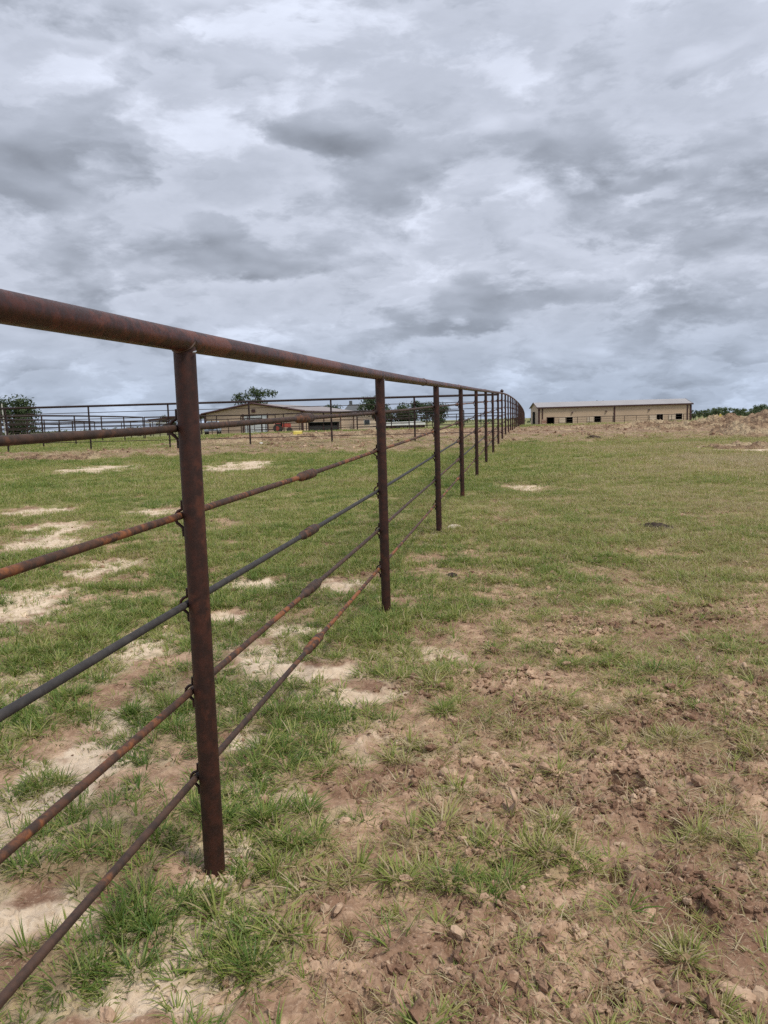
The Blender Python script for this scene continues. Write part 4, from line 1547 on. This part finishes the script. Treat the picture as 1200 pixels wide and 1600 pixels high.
# ------------------------------------------------------------------ trees
def leaf_cloud(lobes, n, size, seed, shell=0.55):
    r = np.random.default_rng(seed)
    vol = np.array([a * b_ * c for (_, _, _, a, b_, c) in lobes]) ** 0.75
    pick = r.choice(len(lobes), n, p=vol / vol.sum())
    L = np.array(lobes)[pick]
    d = r.normal(0, 1, (n, 3))
    d /= np.linalg.norm(d, axis=1)[:, None]
    rad = np.where(r.uniform(0, 1, n) < 0.75, r.uniform(shell, 1.0, n), r.uniform(0.1, shell, n))
    wob = 1 + 0.22 * np.sin(5 * d[:, 0] + 3 * d[:, 2] + pick) * np.sin(4 * d[:, 1] + 2 * pick)
    c = L[:, :3] + d * L[:, 3:] * (rad * wob)[:, None]
    # a leaf spray: bent pair of quads
    nrm = d + r.normal(0, 0.55, (n, 3)) + np.array([0, 0, 0.35])
    nrm /= np.linalg.norm(nrm, axis=1)[:, None]
    ref = r.normal(0, 1, (n, 3))
    u = np.cross(nrm, ref)
    u /= np.linalg.norm(u, axis=1)[:, None]
    w = np.cross(nrm, u)
    s = (size * r.uniform(0.55, 1.35, n))[:, None]
    k1, k2 = r.uniform(.5, 1, (n, 1)), r.uniform(.5, 1, (n, 1))
    v = np.stack([c - u * s, c + w * s * .55 * k1, c + u * s, c - w * s * .55 * k2], 1).reshape(-1, 3)
    f = np.arange(4 * n).reshape(-1, 4)
    return v, f


def tree_meshes(H_, W_c, seed, n=1800, size=0.22, trunk_h=0.28, open_=0.0, mat='leaf', lob=13, flat=0.8):
    """crown and trunk meshes with the foot at the origin"""
    r = np.random.default_rng(seed)
    lobes = []
    ch = H_ * (1 - trunk_h)
    zc_ = H_ * trunk_h + ch * 0.5
    for k in range(lob):
        a = r.uniform(0, 6.283)
        q = math.sqrt(r.uniform(0.02, 1))
        zz = r.uniform(-0.42, 0.42)
        sp_ = math.sqrt(max(1 - (zz / .5) ** 2 * .8, 0.1)) * 0.5
        R_ = W_c * r.uniform(0.13, 0.22) * (1 - 0.25 * open_)
        lobes.append((W_c * sp_ * q * .78 * math.cos(a), W_c * sp_ * q * .78 * math.sin(a), zc_ + zz * ch * .85, R_, R_, R_ * flat))
    v, f = leaf_cloud(lobes, n, size, seed + 1)
    crown = bpy.data.meshes.new('crown')
    crown.from_pydata([tuple(p) for p in v], [], [tuple(q) for q in f])
    crown.materials.append(M[mat])
    mb = MB()
    tr = max(0.10, H_ * 0.028)
    th = H_ * trunk_h
    mb.tube([(0, 0, -.4), (0.02 * H_, 0, th * .5), (0, .01 * H_, th), (-.02 * H_, 0, zc_)], [tr * 1.35, tr, tr * .85, tr * .4], 9)
    for (lx, ly, lz, a, b_, c) in lobes[:10]:
        z0 = th * r.uniform(.75, 1.15)
        mb.tube([(0, 0, z0), (lx * .45 + r.normal(0, .04) * W_c, ly * .45, z0 + (lz - z0) * .6), (lx, ly, lz)], [tr * .55, tr * .32, tr * .10], 6)
    return crown, mb.mesh('trunk', M['bark'], True)


def tree(name, base, ms, label, cat='tree', group=None, sc=1.0, rz=0.0):
    root = thing(name, base, label, cat, group)
    root.scale = (sc, sc, sc)
    root.rotation_euler = (0, 0, rz)
    for me_, nm in ((ms[1], 'trunk'), (ms[0], 'crown')):
        o = bpy.data.objects.new(nm, me_)
        COL.objects.link(o)
        o.parent = root
    return root


def foot(px, Y):
    p = at(px, 660, Y)
    return (p[0], Y, gz(p[0], Y, False))


def top_h(px, py, Y):
    return at(px, py, Y)[2] - gz(at(px, 660, Y)[0], Y, False)


tree('oak_tree', foot(24, 105), tree_meshes(top_h(25, 617, 105), 7.0, 31, 5200, .20, .08, lob=34), 'round dark oak beside the utility pole behind the left pens')
tree('oak_tree', foot(402, 185), tree_meshes(top_h(400, 602, 185), 12.2, 37, 1500, .34, .42, 0.9, lob=22, flat=.6),
     'tall airy oak with gaps in its crown rising over the gabled roof')
tree('oak_tree', foot(519, 240), tree_meshes(top_h(519, 630.5, 240), 9.5, 41, 1500, .36, .22, lob=16), 'small round oak showing over the low end of the barn roof')
tree('oak_tree', foot(262, 150), tree_meshes(top_h(258, 649.5, 150), 4.6, 43, 900, .24, .2, lob=10), 'small dark tree peeping over the lean-to roof')
tree('oak_tree', foot(588, 150), tree_meshes(top_h(588, 619, 150), 8.5, 47, 1500, .27, .30, 0.8, lob=19, flat=.65), 'sparse oak with bare upper branches beside the grey-roofed house')
tree('oak_tree', foot(618, 155), tree_meshes(top_h(618, 629, 155), 8.8, 53, 3600, .25, .12, lob=26), 'dense dark oak behind the white-topped trailer')
tree('oak_tree', foot(646, 165), tree_meshes(top_h(646, 624, 165), 5.2, 59, 1500, .25, .25, 0.5, lob=14), 'slim tall oak between the two dense dark oaks')
tree('oak_tree', foot(680, 150), tree_meshes(top_h(678, 630, 150), 6.4, 61, 3600, .22, .16, lob=24), 'round dark oak with bare trunk nearest the long fence')
far = [tree_meshes(7.0, 8.0, 70 + k, 900, .42, .12, mat='leaf_far', lob=13) for k in range(4)]
GT = 'trees of the wood beyond the right pasture'
spec = [(1083, 641.5), (1092, 642), (1100, 641.5), (1106, 638.5), (1113, 635.5), (1120, 636.5), (1128, 634.5), (1134, 635.5), (1143, 636.5), (1150, 638), (1157, 638.5),
        (1163, 638.0), (1170, 638.5), (1177, 636), (1183, 633.5), (1189, 631), (1196, 629.5), (1204, 628), (1212, 628), (1222, 626), (1236, 627)]
for i, (px, py) in enumerate(spec):
    Y = 250 + (i * 37 % 5) * 7
    b_ = foot(px, Y)
    tree('woodland_tree', b_, far[i % 4], 'leafy green tree in the wood beyond the dirt heaps', 'tree', GT, max(.5, top_h(px, py, Y) / 7.0), i * 1.3)
for i, (px, py, Y, lbl) in enumerate(((826, 656.5, 300, 'low far tree between the fence end and the long barn'), (942, 623.8, 230, 'tree top showing over the ridge of the long barn'))):
    tree('woodland_tree', foot(px, Y), far[(i + 1) % 4], lbl, 'tree', None, top_h(px, py, Y) / 7.0, i * 2.0)
# wood edge far off: one mass
rw = np.random.default_rng(5)
lobes = []
for k in range(150):
    X = -420 + k * 9.5 + rw.uniform(-4, 4)
    Y = 640 + rw.uniform(-40, 40)
    hh = rw.uniform(2.6, 5.2)
    lobes.append((X, Y, gz(X, Y, False) + hh * .45, rw.uniform(6, 10), 6, hh * .6))
v, f = leaf_cloud(lobes, 7000, 1.1, 77, .4)
me = bpy.data.meshes.new('far_wood')
me.from_pydata([tuple(p) for p in v], [], [tuple(q) for q in f])
me.materials.append(M['leaf_far'])
tag(put('far_wood', me), 'low dark wood along the horizon', 'wood', kind='stuff')

# ------------------------------------------------------------------ dirt heaps
def heap(name, c, rx_, ry_, h, seed, label, group=None, rough=0.16, mat='heap', n=(64, 44), rz=0.0):
    zb = gz(c[0], c[1], False) - 0.12
    nu, nv = n
    u, v = np.meshgrid(np.linspace(-1.05, 1.05, nu), np.linspace(-1.05, 1.05, nv), indexing='ij')
    rad = np.sqrt(u * u + v * v) * (1 + 0.22 * fbm(u + seed, v, 0.8, 3, seed))
    prof_ = (1 - sst(rad, 0.0, 1.0))
    X = c[0] + (u * rx_) * math.cos(rz) - v * ry_ * math.sin(rz)
    Y = c[1] + (u * rx_) * math.sin(rz) + v * ry_ * math.cos(rz)
    lump = np.abs(fbm(X, Y, 0.8, 4, seed + 3, 0.6)) * 1.7 + 0.9 * np.abs(fbm(X, Y, 0.24, 3, seed + 5, 0.6))
    Z = np.where(rad < 1.0, h * prof_ + rough * lump * sst(1 - rad, 0, .25) + 0.10, -0.10)
    V = np.stack([X, Y, zb + Z], -1).reshape(-1, 3)
    idx = np.arange(nu * nv).reshape(nu, nv)
    F = np.stack([idx[:-1, :-1], idx[1:, :-1], idx[1:, 1:], idx[:-1, 1:]], -1).reshape(-1, 4)
    me_ = bpy.data.meshes.new(name)
    me_.from_pydata([tuple(p - np.array([c[0], c[1], zb])) for p in V], [], [tuple(q) for q in F])
    me_.materials.append(M[mat])
    o = put(name, me_, None, (c[0], c[1], zb))
    return tag(o, label, 'dirt heap', group)


GH = 'heaps of dug dirt along the pasture edge'


def G2(px, Y):
    return (at(px, 660, Y)[0], Y)


heap('dirt_heap', G2(1215, 25.5), 2.35, 2.4, 0.80, 1, 'largest brown dirt heap with a smooth rounded slope, at the right edge', GH, .17)
heap('dirt_heap', G2(1135, 34), 2.0, 1.6, 0.42, 2, 'broken dirt heap with a yellow stake on its crest', GH, .26)
heap('dirt_heap', G2(1090, 31), 2.2, 1.4, 0.22, 3, 'straw-flecked dirt heap between the stake heap and the long barn corner', GH, .24)
heap('dirt_heap', G2(1043, 30), 1.3, 1.0, 0.24, 4, 'small peaked dirt heap before the right end of the long barn', GH, .20)
heap('dirt_heap', G2(1020, 37), 2.6, 1.2, 0.24, 5, 'low dirt heap below the fourth barn opening', GH, .22)
heap('dirt_heap', G2(1190, 19.8), 1.6, .7, 0.07, 6, 'low scatter of brown clods at the foot of the largest heap', GH, .13)
heap('dirt_heap', G2(955, 42), 4.0, 1.6, 0.02, 7, 'long low dirt bank below the middle of the long barn', GH, .10)
heap('dirt_heap', G2(880, 36), 2.2, 1.2, 0.05, 8, 'flat dirt spread near the end of the long fence', GH, .14)
heap('dirt_heap', G2(90, 22.6), 1.5, .55, 0.10, 9, 'row of dark clods in the left pasture before the cross fence', GH, .22)
heap('dirt_heap', G2(400, 30), 3.2, 1.0, 0.10, 10, 'low clod bank behind the cross fence below the white door', GH, .20)
heap('dirt_heap', G2(575, 32), 1.7, 1.0, 0.22, 11, 'brown clod heap behind the cross fence beside the second fence post', GH, .24)
heap('dirt_heap', G2(660, 36), 2.2, 1.0, 0.16, 12, 'straw-coloured dirt bank seen between the second and third fence posts', GH, .2)
heap('dirt_heap', G2(480, 34), 2.4, 1.0, 0.14, 13, 'dirt bank below the dark shed behind the cross fence', GH, .2)

# ------------------------------------------------------------------ smaller things
# utility pole at the left edge
pp = at(-1, 660, 62)
zb = gz(pp[0], 62, False)
up = thing('utility_pole', (pp[0], 62, zb), 'dark wooden utility pole with pale conduit at the left edge', 'pole')
MB().tube([(pp[0], 62, zb - .5), (pp[0], 62, zb + 4.4)], [.17, .14], 12).build('pole', M['wood'], up, True)
MB().tube([(pp[0] + .30, 62, zb + 3.1), (pp[0] + .36, 62, zb + 1.6), (pp[0] + .52, 61.9, zb - .1)], .055, 8).build('conduit', M['pale_pole'], up, True)

# white-topped stock trailer
t0, t1 = at(596, 663, 118), at(664, 662, 118)
xt0, xt1 = t0[0], t1[0]
zt = gz(xt0, 118, False)
zr_ = at(630, 658.6, 118)[2]
st = thing('stock_trailer', ((xt0 + xt1) / 2, 118, zt), 'long low stock trailer with white roof before the dark oaks', 'trailer')
Lx, cxm = xt1 - xt0, (xt0 + xt1) / 2
prof_ = [(xt0, 117, zr_ - .55), (xt1, 117, zr_ - .55), (xt1, 117, zr_ - .25), (xt1 - .8, 117, zr_), (xt0 + .2, 117, zr_ - .05), (xt0, 117, zr_ - .3)]
MB().prism(prof_, (0, 2.1, 0)).build('roof', M['white'], st)
body = MB().box((cxm, 118.05, zr_ - .55 - .55), (Lx - .1, 1.9, 1.0)).build('body', M['trim'], st)
for k in range(11):
    MB().box((xt0 + .3 + k * (Lx - .6) / 10, 117.05, zr_ - 1.0), (.09, .06, .9)).build('slat', M['dark'], body)
for fx_ in (.38, .52, .66):
    for yy in (117.15, 118.95):
        MB().tube([(xt0 + Lx * fx_, yy - .12, zt + .36), (xt0 + Lx * fx_, yy + .12, zt + .36)], .36, 16).build('wheel', M['tyre'], st, True)
MB().tube([(xt0 - .1, 118, zt + .55), (xt0 - 1.3, 118, zt + .55)], .07, 6).build('hitch', M['far_pipe'], st, True)


# cars
def car(c, rz, paint, label, L=4.6, Wd=1.85, Hh=1.75, truck=True):
    root = thing('parked_car', (c[0], c[1], gz(c[0], c[1], False)), label, 'car')
    root.rotation_euler = (0, 0, rz)

    def loc(mb, nm, mat, parent=root, smooth=False):
        o = bpy.data.objects.new(nm, mb.mesh(nm, mat, smooth))
        COL.objects.link(o)
        o.parent = parent
        return o
    y0 = -Wd / 2
    side = [(-L / 2, y0, .42), (L / 2, y0, .42), (L / 2, y0, .95), (L / 2 - 1.3, y0, 1.08), (-L / 2, y0, 1.08)]
    loc(MB().prism(side, (0, Wd, 0)), 'body', paint)
    cab = [(L / 2 - 1.35, y0 + .08, 1.08), (L / 2 - 2.0, y0 + .18, Hh), (-.6, y0 + .18, Hh), (-.95, y0 + .08, 1.08)]
    cb = loc(MB().prism(cab, (0, Wd - .26, 0)), 'cab', paint)
    q = [np.array((L / 2 - 1.42, y0 + .2, 1.14)), np.array((L / 2 - 1.42, -y0 - .2, 1.14)), np.array((L / 2 - 1.96, -y0 - .26, Hh - .08)), np.array((L / 2 - 1.96, y0 + .26, Hh - .08))]
    dlt = np.array((.06, 0, .05))
    loc(MB().hexa([v for v in q] + [v + dlt for v in q]), 'windshield', M['glass'], cb)
    for s_ in (-1, 1):
        loc(MB().box((.55 - .35, s_ * (Wd / 2 - .11), 1.4), (1.2, .05, .42)), 'side_window', M['glass'], cb)
        for xx in (L / 2 - .85, -L / 2 + .9):
            w_ = loc(MB().tube([(xx, s_ * (Wd / 2 - .2), .36), (xx, s_ * (Wd / 2 + .02), .36)], .36, 18), 'wheel', M['tyre'], root, True)
            loc(MB().tube([(xx, s_ * (Wd / 2 - .02), .36), (xx, s_ * (Wd / 2 + .035), .36)], .2, 12), 'rim', M['silver'], w_, True)
        loc(MB().box((L / 2 + .02, s_ * .66, .82), (.06, .36, .16)), 'headlight', M['white'])
    loc(MB().box((L / 2 + .03, 0, .78), (.06, .8, .2)), 'grille', M['dark'])
    loc(MB().box((L / 2 + .08, 0, .5), (.14, Wd - .1, .16)), 'bumper', M['silver'])
    return root


pc = at(333, 672, 104)
car((pc[0], 104), -math.pi / 2 + .12, M['bluegrey'], 'pale blue pickup parked facing out before the left corner of the tan barn')
pc = at(205, 680, 140)
car((pc[0], 140), 0.1, M['silver'], 'silver grey pickup parked side-on behind the left pens')

# red tractor, mostly hidden by heaps and rails
tc_ = at(442, 668, 92)
zt = gz(tc_[0], 92, False)
tr = thing('tractor', (tc_[0], 92, zt), 'small red tractor with black cab parked by the barn side wall', 'tractor')
X0 = tc_[0]
tr.scale = (.82, .82, .82)
MB().box((X0 + .55, 92, zt + 1.0), (1.25, .62, .55), 0, (.94, .9)).build('hood', M['red'], tr)
MB().box((X0 - .55, 92, zt + .95), (.8, .8, .35)).build('chassis', M['dark'], tr)
cabm = MB()
for sx in (-.95, -.15):
    for sy in (-.5, .5):
        cabm.box((X0 + sx, 92 + sy, zt + 1.45), (.07, .07, .9))
cb = cabm.build('cab_frame', M['dark'], tr)
MB().box((X0 - .55, 92, zt + 1.93), (1.1, 1.25, .09)).build('cab_roof', M['red'], tr)
MB().box((X0 - .55, 92, zt + 1.45), (.74, .9, .7)).build('cab_glass', M['glass'], cb)
for sy in (-.62, .62):
    w = MB().tube([(X0 - .7, 92 + sy - .18, zt + .62), (X0 - .7, 92 + sy + .18, zt + .62)], .62, 20).build('rear_wheel', M['tyre'], tr, True)
    MB().tube([(X0 - .7, 92 + sy - .2, zt + .62), (X0 - .7, 92 + sy + .2, zt + .62)], .3, 12).build('rim', M['red'], w, True)
    MB().box((X0 - .7, 92 + sy, zt + 1.3), (1.0, .42, .08)).build('fender', M['red'], tr)
    MB().tube([(X0 + .95, 92 + sy * .85 - .12, zt + .36), (X0 + .95, 92 + sy * .85 + .12, zt + .36)], .36, 16).build('front_wheel', M['tyre'], tr, True)
MB().tube([(X0 + .5, 92.1, zt + 1.25), (X0 + .5, 92.1, zt + 1.75)], .04, 6).build('exhaust', M['dark'], tr, True)

# yellow scoop lying on the dirt
YB = 39.0
yc0 = at(466, 675, YB)
zt = gz(yc0[0], YB, False)
yl = zt + 0.27
bk = thing('loader_bucket', (yc0[0], YB, zt), 'bright yellow scoop lying on the dirt before the barn', 'bucket')
w2 = .24
sect = [(0, yl), (.30, yl - .04), (.36, yl - .30), (.30, yl - .30), (.25, yl - .09), (0, yl - .05)]
MB().prism([(yc0[0] - w2, YB - a, z_) for a, z_ in sect], (2 * w2, 0, 0)).build('shell', M['yellow'], bk)
for sx in (-w2, w2 - .03):
    MB().prism([(yc0[0] + sx, YB, yl), (yc0[0] + sx, YB - .3, yl - .04), (yc0[0] + sx, YB - .36, yl - .3), (yc0[0] + sx, YB, yl - .36)], (.03, 0, 0)).build('side_plate', M['yellow'], bk)
MB().box((yc0[0], YB + .12, (yl + zt) / 2 - .1), (.3, .12, max(yl - zt - .2, .1))).build('mount', M['dark'], bk)

# yellow stake on the heap
sx_, sy_ = G2(1125, 33.6)
p0 = at(1125, 651, 33.6)
sk = thing('marker_stake', (sx_, sy_, p0[2] - .3), 'short yellow marker stake on the crest of a dirt heap', 'stake')
MB().box((sx_, sy_, p0[2] - .10), (.03, .03, .5)).build('stake', M['door_tan'], sk)
MB().prism([(sx_ - .05, sy_ - .02, p0[2] + .0), (sx_ + .05, sy_ - .02, p0[2] + .0), (sx_ + .045, sy_ - .02, p0[2] + .11), (sx_ - .03, sy_ - .02, p0[2] + .12)], (0, .02, 0)).build('flag', M['yellow'], sk)


def lump(name, px, py, size, mat, label, cat, seed, flat=.6, stretch=(1, 1), sink=.7, sub=4):
    X, Y = px_ground(px, py)
    me_ = clod_mesh(name, seed, M[mat], flat, sub)
    o = put(name, me_, None, (X, Y, gz(X, Y) - size * flat * sink + size * flat * .5))
    o.scale = (size * stretch[0], size * stretch[1], size)
    o.rotation_euler = (0, 0, seed * .7)
    return tag(o, label, cat)


lump('stone', 711, 827, .10, 'stone', 'pale flat stone in the grass right of the third fence post', 'stone', 21, .45)
lump('stone', 612, 691, .065, 'stone', 'small white stone on the grass just before the cross fence', 'stone', 22, .9)
lump('stone', 408, 695, .07, 'white', 'tiny white stone on the dirt behind the cross fence', 'stone', 23, .8)
lump('dung_pile', 1022, 827, .21, 'dung', 'dark dried dung pile in the grass of the right pasture', 'dung', 24, .5)
lump('dung_pile', 708, 902, .075, 'dung', 'small dark dung scatter between the long fence and the mud', 'dung', 25, .4, (1.2, .8))
lump('sod_clump', 930, 688, .26, 'sod', 'dark flat sod clump at the edge of the dirt near the long barn', 'sod', 26, .5)
lump('mud_clod', 168, 1592, .028, 'mud', 'pale angular mud clod at the bottom edge beside the lowest rod', 'clod', 27, .9)
lump('mud_clod', 350, 1560, .028, 'mud', 'long dried mud clod on cracked silt by the bottom edge', 'clod', 28, .6, (2.1, .9))
lump('mud_clod', 540, 1290, .025, 'mud', 'dried mud clod in the churned patch mid pasture', 'clod', 29, .7)
lump('mud_clod', 873, 1418, .030, 'mud', 'smooth oblong mud clod standing in grass right of the mud', 'clod', 30, .8, (.8, 1.2))
lump('mud_clod', 1012, 1430, .028, 'mud', 'pale square mud clod in thin grass on the right', 'clod', 31, .6)
lump('mud_clod', 1150, 1555, .038, 'mud', 'flat pale mud slab near the bottom right corner', 'clod', 32, .4)
lump('mud_clod', 900, 1275, .026, 'mud', 'rounded mud clod among the churned crumbs', 'clod', 33, .7)
lump('mud_clod', 842, 1570, .046, 'mud', 'wide smooth mud slab at the bottom of the churned ground', 'clod', 34, .4)
# curled crust of mud
X, Y = px_ground(792, 1285)
z0 = gz(X, Y)
pts = []
V, F = [], []
for i in range(9):
    a = -1.9 + i * 0.36
    for j in range(4):
        rad = .030 + .003 * j
        V.append((X + rad * math.cos(a) + .004 * math.sin(j + i), Y + (j - 1.5) * .022 + .003 * math.sin(2 * i), z0 + .028 + rad * math.sin(a) * 1.25))
for i in range(8):
    for j in range(3):
        F.append((i * 4 + j, i * 4 + j + 1, (i + 1) * 4 + j + 1, (i + 1) * 4 + j))
mb = MB()
mb.v, mb.f = V, F
o = mb.build('mud_curl', M['mud'], None, True, (X, Y, z0))
sm = o.modifiers.new('thickness', 'SOLIDIFY')
sm.thickness = .008
tag(o, 'curled flake of dried mud standing up from the churned ground', 'mud flake')
